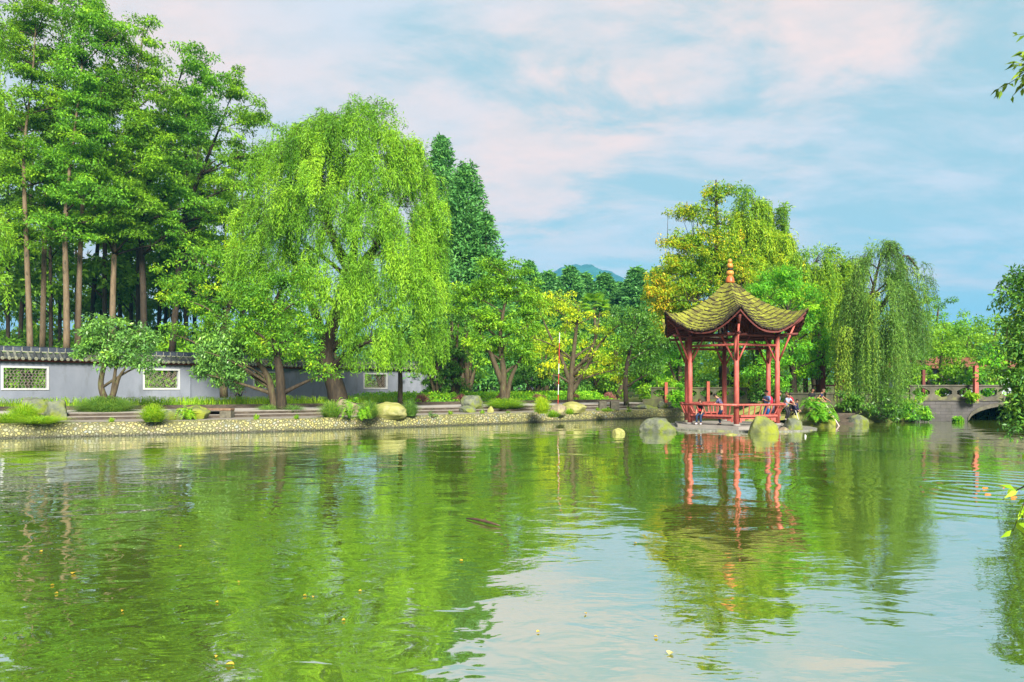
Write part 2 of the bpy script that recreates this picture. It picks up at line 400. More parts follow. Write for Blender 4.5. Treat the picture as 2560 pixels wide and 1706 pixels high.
MT['fish'] = surf('orange carp skin', [(.42, .10, .015), (.50, .17, .03), (.55, .28, .10)], 6, 5, .3, 0)
MT['stick'] = surf('dark waterlogged bark', [(.05, .028, .02), (.10, .055, .04)], 8, 6, .6, .3, .01)
MT['hill'] = surf('wooded mountain', [(.008, .050, .050), (.013, .070, .066), (.022, .095, .085)], .035, 9, .95, 0)  # blue-green base holds part of the distant haze in its colour
MT['wall_house'] = plain('grey house wall', (.30, .33, .38), .8)
MT['dark_glass'] = plain('dark window glass', (.025, .03, .06), .2, .6)
MT['roof_house'] = surf('orange house tile', [(.13, .05, .03), (.19, .07, .04)], 6, 6, .7, .3, .02, (1, 1, 1))
MT['float'] = plain('white foam', (.78, .78, .80), .6)
for k_, c_ in dict(skin=(.58, .33, .22), skin_b=(.48, .25, .15), hair=(.020, .016, .015), hair_brown=(.07, .032, .02), shaved=(.20, .12, .09), shirt_black=(.022, .022, .028), jeans=(.025, .055, .13),
                   navy=(.03, .035, .10), pale_blue=(.42, .50, .74), blue=(.25, .38, .70), bright_blue=(.04, .22, .68), crimson=(.62, .03, .07), red_bag=(.66, .04, .05), charcoal=(.035, .035, .04),
                   white_shoe=(.72, .70, .80), black_shoe=(.025, .022, .022), yellow=(.72, .52, .12), cream=(.78, .66, .56), red_cloth=(.62, .03, .03), teal=(.03, .22, .28), lip=(.42, .12, .10), eye=(.02, .015, .012),
                   light_dress=(.48, .55, .76), yellow_crate=(.72, .62, .03), orange=(.65, .25, .05)).items():
    MT[k_] = plain(k_.replace('_', ' ') + ' surface', tuple(x * .62 for x in c_), .75, .2)
MT['camo'] = surf('navy patterned cotton', [(.018, .020, .055), (.03, .03, .08), (.05, .05, .12), (.25, .25, .42)], 13, 2, .8, 0, distort=2.5)
# ------------------------------------------------------------------ foliage
def reseed(label):
    global RNG
    RNG = np.random.default_rng(zlib.crc32(label.encode()))


class Leaves:
    def __init__(s): s.v, s.t = [], []

    def add(s, pos, axis, nr, L, W, tint, droop=.12):
        axis = nrm(axis); side = nrm(np.cross(axis, nr)); n2 = np.cross(side, axis)
        n = len(pos)
        L = np.broadcast_to(L, (n,))[:, None]; W = np.broadcast_to(W, (n,))[:, None]
        v0 = pos
        v1 = pos + axis * L * .45 + side * W * .5 + n2 * L * .07
        v2 = pos + axis * L - n2 * L * droop
        v3 = pos + axis * L * .45 - side * W * .5 + n2 * L * .07
        s.v.append(np.stack([v0, v1, v2, v3], 1).reshape(-1, 3))
        s.t.append(np.repeat(np.clip(tint, 0, 1), 4))

    def build(s, name, mat, parent=None, origin=None):
        V = np.concatenate(s.v)
        return mesh(name, V, np.arange(len(V)).reshape(-1, 4), mat, parent, tint=np.concatenate(s.t), origin=origin)


def ball(n):
    v = nrm(RNG.normal(size=(n, 3)))
    return v * (RNG.random((n, 1)) ** (1 / 2.4))


def clump_leaves(lv, C, R, n_per, L, W, flat=.6, out=.5, up=.8, droop=.12, tint_c=None, spread_t=.16, bias=.45):
    """Leaves of every clump: C centres, R radii; leaves point out and a little down, faces mostly up."""
    M = len(C)
    if tint_c is None: tint_c = bias + RNG.normal(0, .15, M)
    idx = np.repeat(np.arange(M), n_per)
    u = ball(len(idx)); u[:, 2] *= flat
    # pads sag at their rim
    rr = np.hypot(u[:, 0], u[:, 1]); u[:, 2] -= .25 * rr ** 2
    pos = C[idx] + u * R[idx][:, None]
    ax = nrm(u + 1e-4) * out + RNG.normal(0, .55, u.shape); ax[:, 2] -= .25
    nr = RNG.normal(0, .55, u.shape); nr[:, 2] += up; nr += u * .35
    k = RNG.uniform(.5, 1.35, len(idx))
    lv.add(pos, ax, nr, L * k, W * k, tint_c[idx] + RNG.normal(0, spread_t, len(idx)), droop)


def bez(p, q, up, n=5, jit=.0):
    p, q = np.array(p), np.array(q)
    c = p * .45 + q * .55; c[2] = p[2] * .35 + q[2] * .65 + up
    if jit: c = c + RNG.normal(0, jit, 3)
    t = np.linspace(0, 1, n)[:, None]
    return (1 - t) ** 2 * p + 2 * t * (1 - t) * c + t * t * q


def poly_pts(pts, k=4):
    """Catmull-Rom through the trunk points."""
    p = np.array(pts, float); out = []
    ext = np.vstack([2 * p[0] - p[1], p, 2 * p[-1] - p[-2]])
    for i in range(1, len(ext) - 2):
        for t in np.linspace(0, 1, k, endpoint=False):
            a, b, c, d = ext[i - 1:i + 3]
            out.append(.5 * (2 * b + (c - a) * t + (2 * a - 5 * b + 4 * c - d) * t * t + (3 * b - a - 3 * c + d) * t ** 3))
    out.append(p[-1])
    return np.array(out)


def fps(C, k):
    k = min(k, len(C)); sel = [int(RNG.integers(len(C)))]
    d = np.linalg.norm(C - C[sel[0]], axis=1)
    while len(sel) < k:
        j = int(d.argmax()); sel.append(j); d = np.minimum(d, np.linalg.norm(C - C[j], axis=1))
    return sel


def ell_centres(ells, Y, rc, dens, shell=2.2, depth=.85):
    """ells: (px, py, rx, ry[, dY]) in photo pixels at depth Y."""
    out = []
    for e in ells:
        dY = e[4] if len(e) > 4 else 0.0
        y = Y + dY; c = P(e[0], e[1], y)
        a, b = e[2] / F * y, e[3] / F * y
        d = max(depth * a, depth * b * .6)
        n = max(3, int(dens * (a * b + a * d + b * d) / rc ** 2))
        u = nrm(RNG.normal(size=(n, 3))) * (RNG.random((n, 1)) ** (1 / shell))
        out.append(c + u * np.array([a, d, b]))
    return np.concatenate(out)


def limbs(mb, trunk, trad, C, K=9, rise=.5, twig=.02, sides=6, limbr=.34, curve=.25, mbt=None):
    """Main limbs from the trunk polyline to K far-apart clumps, then a twig from every clump to the nearest limb node."""
    T = poly_pts(trunk); rad = np.interp(np.linspace(0, 1, len(T)), np.linspace(0, 1, len(trad)), trad)
    (mbt or mb).tube(T, rad, 10)
    if mbt is not None: mb.tube(T[2:], rad[2:] * .55, 6)
    nodes = [T[len(T) // 3:]]; nrad = [rad[len(T) // 3:]]
    for j in fps(C, K):
        q = C[j]
        hd = np.hypot(T[:, 0] - q[0], T[:, 1] - q[1])
        want = q[2] - rise * hd
        i = int(np.abs(T[:, 2] - want).argmin()); i = min(max(i, len(T) // 4), len(T) - 2)
        ps = bez(T[i], q, curve * np.linalg.norm(q - T[i]) * .4, 8, .12)
        r0 = max(rad[i] * limbr * 1.6, twig * 1.5) if limbr < .5 else rad[i] * .8
        rr = np.linspace(min(r0, rad[i] * .85), twig, 8)
        mb.tube(ps, rr, sides); nodes.append(ps[1:]); nrad.append(rr[1:])
    nodes = np.concatenate(nodes); nrad = np.concatenate(nrad)
    for q in C:
        d = np.linalg.norm(nodes - q, axis=1) + np.maximum(0, nodes[:, 2] - q[2]) * 1.5
        i = int(d.argmin())
        if d[i] < .15: continue
        ps = bez(nodes[i], q, .12 * d[i], 4, .05)
        mb.tube(ps, np.linspace(min(nrad[i] * .7, twig * 1.6), twig * .35, 4), 4, cap=False)


def broadleaf(name, label, cat, Y, trunk, trad, ells, leaf, bark, rc=.8, dens=1.0, n_per=110, L=.24, W=.11, flat=.5, K=9, group=None, up=.8,
              droop=.12, depth=.85, bias=.45, twig=.02, extra=(), shell=2.2, rise=.5, tint_var=.15, stems=(), warm=None):
    reseed(label)
    """A tree: trunk and stems are lists of (px, py[, dY])."""
    tp = [P(p[0], p[1], Y + (p[2] if len(p) > 2 else 0)) for p in trunk]
    root = thing(name, label, cat, tuple(tp[0]), group)
    C = ell_centres(ells, Y, rc, dens, shell, depth)
    mb = MB()
    for st in stems:
        sp = [P(p[0], p[1], Y + (p[2] if len(p) > 2 else 0)) for p in st]
        mb.tube(poly_pts(sp), np.linspace(trad[0] * .75, trad[-1] * .6, len(poly_pts(sp))), 8)
    if bark == 'bark_tan':
        mt = MB(); limbs(mb, tp, trad, C, K, rise, twig, mbt=mt); mt.build('trunk', MT[bark], root, True); mb.build('limbs', MT['bark_dark'], root, True)
    else:
        limbs(mb, tp, trad, C, K, rise, twig); mb.build('trunk', MT[bark], root, True)
    lv = Leaves()
    R = rc * RNG.uniform(.75, 1.25, len(C))
    tc = bias + RNG.normal(0, tint_var, len(C))
    if warm:                                                   # one flank of the crown has turned first
        tc = tc + warm[1] * np.clip((warm[0] - (1280 + F * C[:, 0] / C[:, 1])) / 60, 0, 1)
    clump_leaves(lv, C, R, n_per, L, W, flat, up=up, droop=droop, tint_c=tc)
    lv.build('crown', MT[leaf], root)
    return root


def strands(lv, O, D, Ls, L, W, tint, step=.075, arch=.5, spread=.5, wisps=None):
    """Hanging willow twigs: O origins, D horizontal directions, Ls lengths. Returns sample twig lines."""
    lines = []
    for o, d, ln, t in zip(O, D, Ls, tint):
        k = max(4, int(ln / step))
        s = np.linspace(0, 1, k)
        a = arch * (1 - np.exp(-3 * s))
        z = .35 * arch * np.sin(np.minimum(s * 5, PI)) * .8 - ln * s ** 1.25
        sway = .06 * np.sin(s * 6 + RNG.random() * 6) * ln * .3
        p = o + np.stack([d[0] * a - d[1] * sway, d[1] * a + d[0] * sway, z], 1)
        g = np.gradient(p, axis=0); g = nrm(g)
        ax = g * .8 + RNG.normal(0, spread, p.shape)
        nr = RNG.normal(0, .7, p.shape); nr[:, :2] += d * .6; nr[:, 2] += .35
        kk = RNG.uniform(.7, 1.2, k)
        lv.add(p, ax, nr, L * kk, W * kk, t + RNG.normal(0, .12, k), .1)
        lines.append(p[::max(1, k // 5)])
    return lines


def willow(name, label, Y, trunk, trad, sprays, leaf, bark, n_origin, per, ln, L=.22, W=.05, group=None, stems=(), arch=.6, step=.075, bias=.45, K=10, floor=None, depth=.8, tops=(), twig_n=3, loose=.45, jit=.16):
    reseed(label)
    tp = [P(p[0], p[1], Y + (p[2] if len(p) > 2 else 0)) for p in trunk]
    root = thing(name, label, 'tree', tuple(tp[0]), group)
    axis = tp[-1]
    lv = Leaves(); mb = MB(); allO = []
    tot = sum(e[2] * e[3] for e in sprays)
    for e in sprays:
        dY = e[4] if len(e) > 4 else 0
        lo, hi = (e[5], e[6]) if len(e) > 6 else ln
        c = P(e[0], e[1], Y + dY); a, b = e[2] / F * Y, e[3] / F * Y; d = depth * max(a, b * .7)
        n = max(4, int(n_origin * e[2] * e[3] / tot)); nb = max(3, n // 6)
        u = nrm(RNG.normal(size=(nb, 3))) * (RNG.random((nb, 1)) ** (1 / 2.8)); u[:, 2] = np.abs(u[:, 2]) * np.where(RNG.random(nb) < .72, 1, -1)
        cl = RNG.integers(0, nb, n); u = u[cl] + RNG.normal(0, .07, (n, 3))
        lo_ = RNG.random(n) < loose; u2 = nrm(RNG.normal(size=(n, 3))) * (RNG.random((n, 1)) ** (1 / 2.8)); u2[:, 2] = np.abs(u2[:, 2]) * np.where(RNG.random(n) < .7, 1, -1); u[lo_] = u2[lo_]
        O = c + u * np.array([a, d, b]) + RNG.normal(0, .20, (n, 3)) * np.array([1, 1, 1.3]); cb = RNG.normal(0, .19, nb)[cl]
        allO.append(O)
        ct = bias + cb + RNG.normal(0, .08, n)
        idx = np.repeat(np.arange(n), per)
        OO = O[idx] + RNG.normal(0, jit, (len(idx), 3))
        ov = O[idx][:, :2] - axis[:2] + 0
        ov = nrm(ov) + u[idx][:, :2] * .6 + RNG.normal(0, .55, (len(idx), 2))
        D = nrm(ov)
        Ls = RNG.uniform(lo, hi, len(idx))
        if floor is not None: Ls = np.minimum(Ls, np.maximum(.4, OO[:, 2] - floor - RNG.random(len(idx)) * .8))
        lines = strands(lv, OO, D, Ls, L, W, ct[idx], step, arch)
        for q in range(0, len(lines), twig_n):
            mb.tube(lines[q], np.linspace(.012, .004, len(lines[q])), 3, cap=False)
    for e in tops:                                           # upright feathery shoots against the sky
        c = P(e[0], e[1], Y); a, b = e[2] / F * Y, e[3] / F * Y
        n = e[4]
        u = ball(n); O = c + u * np.array([a, a * .8, b]); allO.append(O)
        clump_leaves(lv, O, np.full(n, .42), 46, L * 1.05, W * 1.25, .8, up=.3, droop=.2, bias=bias - .12)
    C = np.concatenate(allO)
    T = poly_pts(tp)
    for st in stems:
        sp = poly_pts([P(p[0], p[1], Y + (p[2] if len(p) > 2 else 0)) for p in st])
        mb.tube(sp, np.linspace(trad[0] * .6, .05, len(sp)), 8)
        T = np.vstack([T, sp])
    sub = C[RNG.permutation(len(C))[:140]]
    limbs(mb, tp, trad, sub, K, .6, .022)
    mb.build('trunk', MT[bark], root, True)
    lv.build('crown', MT[leaf], root)
    return root


def conifer(name, label, base, h, r, mat, bark='bark_dark', n=260, group=None, n_per=34, L=.42, W=.13, z0=.06, power=.85, lean=0, rag=.16, parent_scale=1):
    reseed(label)
    root = thing(name, label, 'tree', tuple(base), group)
    mb = MB(); b = np.array(base, float)
    mb.tube([b, b + np.array([lean * .5, 0, h * .5]), b + np.array([lean, 0, h])], [r * .09, r * .05, .02], 7)
    f = RNG.random(n) ** 1.35 * (1 - z0) + z0
    th = RNG.random(n) * 2 * PI
    rr = r * (1 - f) ** power * (.55 + .45 * RNG.random(n) ** .5) * (1 + rag * np.sin(th * 3 + f * 14) + rag * .7 * np.sin(f * 31))
    C = b + np.stack([np.cos(th) * rr + lean * f, np.sin(th) * rr, h * f], 1)
    lv = Leaves()
    R = (.10 + .13 * (1 - f)) * r * 1.25 + .12
    idx = np.repeat(np.arange(n), n_per)
    u = ball(len(idx)); pos = C[idx] + u * R[idx][:, None] * np.array([1, 1, .85])
    od = np.stack([np.cos(th), np.sin(th), np.zeros(n)], 1)
    ax = od[idx] * .7 + RNG.normal(0, .5, pos.shape); ax[:, 2] += .15
    nr = RNG.normal(0, .6, pos.shape) + od[idx] * .3; nr[:, 2] += .6
    k = RNG.uniform(.6, 1.2, len(idx))
    tc = .45 + RNG.normal(0, .16, n)
    lv.add(pos, ax, nr, L * k, W * k, tc[idx] + RNG.normal(0, .12, len(idx)), .2)
    for i in range(0, n, 3):
        a = b + np.array([lean * f[i], 0, h * f[i] - .06 * h * .3])
        mb.tube([a, C[i]], [.035, .012], 3, cap=False)
    mb.build('trunk', MT[bark], root, True)
    lv.build('crown', MT[mat], root)
    return root


def bush(name, label, cat, c, a, b, h, mat, rc=.35, dens=1.1, n_per=60, L=.16, W=.075, flat=.7, group=None, bias=.45, bark='bark_grey', stemn=6):
    reseed(label)
    """A shrub on the ground at c, radii a, b and height h: stems plus foliage."""
    root = thing(name, label, cat, tuple(c), group)
    c = np.array(c, float)
    n = max(6, int(dens * (a * b + (a + b) * h * .5) / rc ** 2))
    u = nrm(RNG.normal(size=(n, 3))) * (RNG.random((n, 1)) ** (1 / 2.6)); u[:, 2] = np.abs(u[:, 2]) if h < 3 * a else u[:, 2] * .5 + .5
    C = c + u * np.array([a, b, h - rc * .5]); C[:, 2] = np.maximum(C[:, 2], c[2] + rc * .35)
    lv = Leaves(); R = rc * RNG.uniform(.75, 1.25, n)
    clump_leaves(lv, C, R, n_per, L, W, flat, tint_c=bias + RNG.normal(0, .15, n))
    mb = MB()
    for j in range(stemn):
        q = C[int(RNG.integers(n))]
        mb.tube(bez(c + RNG.normal(0, .05, 3) * np.array([1, 1, 0]), q, .1 * h, 5, .03), np.linspace(.03 * h + .008, .008, 5), 5)
    mb.build('stem', MT[bark], root, True)
    lv.build('foliage', MT[mat], root)
    return root


def blades(base, dirn, h, s, w, tint):
    """Grass blades as arching strips; arrays in, (V, F, T) out."""
    n = len(base); d3 = np.concatenate([dirn, np.zeros((n, 1))], 1); sd = np.stack([-dirn[:, 1], dirn[:, 0], np.zeros(n)], 1)
    h = np.broadcast_to(h, (n,))[:, None]; s = np.broadcast_to(s, (n,))[:, None]; w = np.broadcast_to(w, (n,))[:, None]
    up = np.array([0, 0, 1.0])
    r = []
    for t, hh, ww in ((0, 0, 1), (.35, .72, .85), (.75, 1.0, .55), (1.15, .86, .06)):
        c = base + d3 * s * t + up * h * hh
        r += [c - sd * w * ww * .5, c + sd * w * ww * .5]
    V = np.stack(r, 1).reshape(-1, 3)
    q = np.array([[0, 1, 3, 2], [2, 3, 5, 4], [4, 5, 7, 6]])
    Fs = (np.arange(n)[:, None, None] * 8 + q[None]).reshape(-1, 4)
    return V, Fs, np.repeat(np.clip(tint, 0, 1), 8)


def grass_patch(name, base, hmin, hmax, mat, spread=.5, w=.02, bias=.45, out_from=None, **tagkw):
    n = len(base); th = RNG.random(n) * 2 * PI; d = np.stack([np.cos(th), np.sin(th)], 1)
    if out_from is not None:
        d = nrm((base[:, :2] - np.array(out_from)[:2]) + d * .12)
    h = RNG.uniform(hmin, hmax, n)
    V, Fs, T = blades(base, d, h, h * spread * RNG.uniform(.5, 1.3, n), w, bias + RNG.normal(0, .18, n))
    o = mesh(name, V, Fs, MT[mat], tint=T, origin=tuple(base.mean(0)))
    return tag(o, **tagkw)


def tuft(label, c, n, r, h, mat, spread=.7, group=None, w=.02, bias=.45, name='grass_tuft', aspect=1.0):
    th = RNG.random(n) * 2 * PI; q = np.sqrt(RNG.random(n)); rim = q * (1 + .25 * np.sin(th * 3 + RNG.random() * 6))
    b = np.array(c) + np.stack([np.cos(th) * rim * r * .62, np.sin(th) * rim * r * .62 * aspect, np.zeros(n)], 1)
    t2 = th + RNG.normal(0, .45, n); d = np.stack([np.cos(t2), np.sin(t2)], 1)
    hh = h * RNG.uniform(.35, 1.2, n) * (1.05 - .5 * q ** 2); sp = r * (.18 + .80 * q * RNG.uniform(.3, 1.5, n)) * (spread / .7)
    V, Fs, T = blades(b, d, hh, sp, w, bias + RNG.normal(0, .2, n))
    o = mesh(name, V, Fs, MT[mat], tint=T, origin=tuple(c))
    return tag(o, label, 'grass tuft', group)


def fern(label, c, n, r, mat='fern', group=None, L=.07, bias=.5, name='fern', h=.6):
    """Arching fronds with leaflets both sides."""
    lv = Leaves(); c = np.array(c, float)
    for i in range(n):
        th = RNG.random() * 2 * PI; ln = r * RNG.uniform(.45, 1.15); k = 16; hq = h * RNG.uniform(.5, 1.9)
        s = np.linspace(0, 1, k); d = np.array([math.cos(th), math.sin(th)])
        p = c + np.stack([d[0] * ln * s, d[1] * ln * s, hq * ln * np.sin(s * 2.6) - .25 * ln * s ** 3], 1)
        g = nrm(np.gradient(p, axis=0)); sd = np.array([-d[1], d[0], 0])
        df = p[1:] - p[:-1]; lv.add(p[:-1], df, np.tile([0, 0, 1.0], (k - 1, 1)) + RNG.normal(0, .02, (k - 1, 3)), np.linalg.norm(df, axis=1) * 1.15, .014, np.full(k - 1, bias), 0)
        for sg in (-1, 1):
            ax = sg * sd + g * .5
            nr = np.tile([d[0] * .3, d[1] * .3, 1.0], (k, 1)) + RNG.normal(0, .2, (k, 3))
            lv.add(p, ax, nr, L * 2.2 * np.sin(s * 2.6 + .35) + .02, L * .7, bias + RNG.normal(0, .12, k), .1)
    o = lv.build(name, MT[mat], origin=tuple(c))
    return tag(o, label, 'fern', group)


ICO = None


def ico():
    global ICO
    if ICO is None:
        import bmesh
        bm = bmesh.new(); bmesh.ops.create_icosphere(bm, subdivisions=5, radius=1)
        ICO = (np.array([v.co[:] for v in bm.verts]), np.array([[v.index for v in f.verts] for f in bm.faces])); bm.free()
    return ICO[0].copy(), ICO[1]


def rock_shape(seed, size, planes=14, cut=.64, rough=.10, flat_bottom=-.55, peak=None):
    V, Fs = ico(); r = np.random.default_rng(seed)
    if peak is not None: V[:, 2] *= 1 + 0 * V[:, 2]
    for _ in range(planes):
        n = nrm(r.normal(size=3)); d = r.uniform(cut, cut + .22)
        V = V - np.outer(np.maximum(0, V @ n - d) * .86, n)
    off = Vector(r.uniform(-50, 50, 3))
    k = np.array([mnoise.fractal(Vector(v) * 1.5 + off, 1.0, 2.0, 5) for v in V])
    V = V * (1 + rough * k)[:, None]
    if peak is not None:
        t = np.clip((V[:, 2] + 1) / 2, 0, 1)
        V[:, 0] = V[:, 0] * (1 - .55 * t ** 1.3) + peak * t
        V[:, 1] = V[:, 1] * (1 - .5 * t ** 1.3)
    V[:, 2] = np.maximum(V[:, 2], flat_bottom)
    V[:, 2] -= V[:, 2].min()
    ex = V.max(0) - V.min(0)
    V = (V - (V.max(0) + V.min(0)) / 2 * np.array([1, 1, 0])) / ex * np.array(size)
    return V, Fs


def rock(label, x0, x1, ytop, ybot, Y, mat, seed, z=None, depth=.8, rot=0, name='boulder', group=None, peak=None, sink=.12, rough=.10):
    """Boulder that spans photo columns x0..x1 and rows ytop..ybot at depth Y, resting at height z."""
    w = (x1 - x0) / F * Y; zt = P(0, ytop, Y)[2]; zb = P(0, ybot, Y)[2] if z is None else z
    h = zt - zb + sink
    V, Fs = rock_shape(seed, (w, w * depth, h), peak=peak, rough=rough)
    cx = P((x0 + x1) / 2, 0, Y)[0]
    o = mesh(name, V + np.array([cx, Y, zb - sink]), Fs, MT[mat], smooth=True, origin=(cx, Y, zb))
    return tag(o, label, 'rock', group)
# ------------------------------------------------------------------ the setting
QX = [(-60, 12.6), (-40, 20.8), (-21.3, 28.45), (-12.07, 32.5), (-3.13, 38.2), (5.77, 44.8), (9.5, 47.2), (12.5, 48.9)]
Q = poly_pts(QX, 6)
POND = [(-60, 1.2), (4.2, 1.2), (5.5, 4), (8.5, 9), (16, 18), (26, 31), (33.5, 40), (34, 43), (34, 60), (29.6, 60), (29.2, 43.6), (25.4, 42.8), (20.6, 39.8), (18.2, 38.6),
        (16.8, 41), (15.2, 45.5), (14.4, 48.2)] + [tuple(p) for p in Q[::-1]]


def seg_dist(x, y, A, B):
    ax, ay = A; bx, by = B
    t = np.clip(((x - ax) * (bx - ax) + (y - ay) * (by - ay)) / ((bx - ax) ** 2 + (by - ay) ** 2), 0, 1)
    return np.hypot(x - ax - t * (bx - ax), y - ay - t * (by - ay))


def shore_dist(x, y):
    """Distance to the pond edge, positive on land."""
    d = np.full(x.shape, 1e9); ins = np.zeros(x.shape, bool)
    n = len(POND)
    for i in range(n):
        A, B = POND[i], POND[(i + 1) % n]
        d = np.minimum(d, seg_dist(x, y, A, B))
        c = ((A[1] > y) != (B[1] > y))
        xi = (B[0] - A[0]) * (y - A[1]) / (B[1] - A[1] + 1e-12) + A[0]
        ins ^= c & (x < xi)
    return np.where(ins, -d, d)


def sst(x, a, b):
    t = np.clip((x - a) / (b - a), 0, 1); return t * t * (3 - 2 * t)


def ground_z(x, y):
    x = np.asarray(x, float); y = np.asarray(y, float)
    d = shore_dist(x, y)
    left = np.where(d < .3, -1.0, -1 + 1.42 * sst(d, .3, 1.4)) + .68 * sst(d, 7.75, 8.5)
    right = -1 + 1.45 * sst(d, -.6, 1.0) + .85 * sst(d, 2.4, 3.6)
    near = -1 + 1.55 * sst(d, -.3, 1.0)
    wl = 1 - sst(x, 9.0, 11.0)
    wn = 1 - sst(y, 3, 20)
    z = left * wl + right * (1 - wl)
    z = z * (1 - wn) + near * wn
    far = np.hypot(x, y)
    z = z + np.where(d > 0, 1.2 * sst(far, 60, 140) + 6 * sst(far, 150, 700) + .10 * np.sin(x * .35) * np.cos(y * .29) * sst(d, 9, 14), 0)
    return z


def build_ground():
    ax = np.concatenate([[-3200, -2000, -1200, -700, -450, -300, -200, -150, -120, -100, -85], np.arange(-72, 60.1, 1.0), [66, 74, 85, 100, 120, 150, 200, 300, 450, 700, 1200, 2000, 3200]])
    ay = np.concatenate([[-300, -120, -60, -30, -14], np.arange(-6, 92.1, 1.0), [96, 102, 110, 120, 135, 155, 180, 220, 280, 380, 520, 700, 1000, 1500, 2200, 3400]])
    X, Yg = np.meshgrid(ax, ay); Z = ground_z(X, Yg)
    V = np.stack([X, Yg, Z], -1).reshape(-1, 3); nx, ny = len(ax), len(ay)
    i = np.arange(ny - 1)[:, None] * nx + np.arange(nx - 1)[None]
    Fs = np.stack([i, i + 1, i + nx + 1, i + nx], -1).reshape(-1, 4)
    tag(mesh('ground', V, Fs, MT['earth'], smooth=True), kind='structure')
    w = mesh('water', [(-400, -60, 0), (120, -60, 0), (120, 62, 0), (-400, 62, 0)], [(0, 1, 2, 3)], MT['water'])
    tag(w, kind='structure')


def qn(P2):
    t = nrm(np.gradient(P2, axis=0)); return np.stack([-t[:, 1], t[:, 0]], 1)


QN = qn(Q)


def qoff(d): return Q + QN * d


def ribbon(name, d0, d1, z0, z1, mat, kind='structure', box=None):
    A, B = qoff(d0), qoff(d1); n = len(A)
    if box is None:
        V = np.concatenate([np.c_[A, np.full(n, z0)], np.c_[B, np.full(n, z1)]])
        Fs = [(i, i + 1, n + i + 1, n + i) for i in range(n - 1)]
    else:                                                       # a solid strip with its underside at box
        V = np.concatenate([np.c_[A, np.full(n, z0)], np.c_[B, np.full(n, z1)], np.c_[A, np.full(n, box)], np.c_[B, np.full(n, box)]])
        Fs = []
        for i in range(n - 1):
            Fs += [(i, i + 1, n + i + 1, n + i), (2 * n + i, 2 * n + i + 1, i + 1, i), (n + i, n + i + 1, 3 * n + i + 1, 3 * n + i)]
        Fs += [(0, n, 3 * n, 2 * n), (n - 1, 3 * n - 1, 4 * n - 1, 2 * n - 1)]
    o = mesh(name, V, Fs, MT[mat])
    if kind: tag(o, kind=kind)
    return o


def build_quay():
    root = thing('quay_wall', 'low pond edge wall faced with round yellow and grey river cobbles', 'wall', (Q[20][0], Q[20][1], 0))
    # battered cobble face with a rounded lip, displaced a little so the lip is uneven
    fine = poly_pts(QX, 40); N2 = qn(fine); n = len(fine)
    prof = [(-.10, -1.0), (-.10, .0), (-.07, .2), (-.03, .42), (.03, .55), (.14, .605), (.42, .612)]
    V = []
    for k, (dd, zz) in enumerate(prof):
        jx = np.array([mnoise.noise(Vector((p[0] * 1.3, p[1] * 1.3, zz * 3))) for p in fine])
        V.append(np.c_[fine + N2 * (dd + jx * .05)[:, None], np.full(n, zz) + (jx * .03 if k > 2 else 0)])
    V = np.concatenate(V)
    Fs = [(k * n + i, k * n + i + 1, (k + 1) * n + i + 1, (k + 1) * n + i) for k in range(len(prof) - 1) for i in range(n - 1)]
    mesh('cobble_face', V, Fs, MT['cobble'], root, smooth=True)
    ribbon('paving', .36, 2.62, .60, .615, 'paving', box=.3)
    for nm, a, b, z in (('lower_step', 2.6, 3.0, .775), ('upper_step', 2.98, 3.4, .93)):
        ribbon(nm, a, b, z, z, 'step', box=.4); ribbon(nm + '_tread', a - .02, b, z + .004, z + .004, 'paving', box=z - .035)  # paler treads over darker risers put the steps' light and shade into colour
    ribbon('path', 3.38, 7.62, .934, .94, 'path', box=.4)
    ribbon('kerb', 7.6, 7.98, 1.15, 1.15, 'step', box=.5)


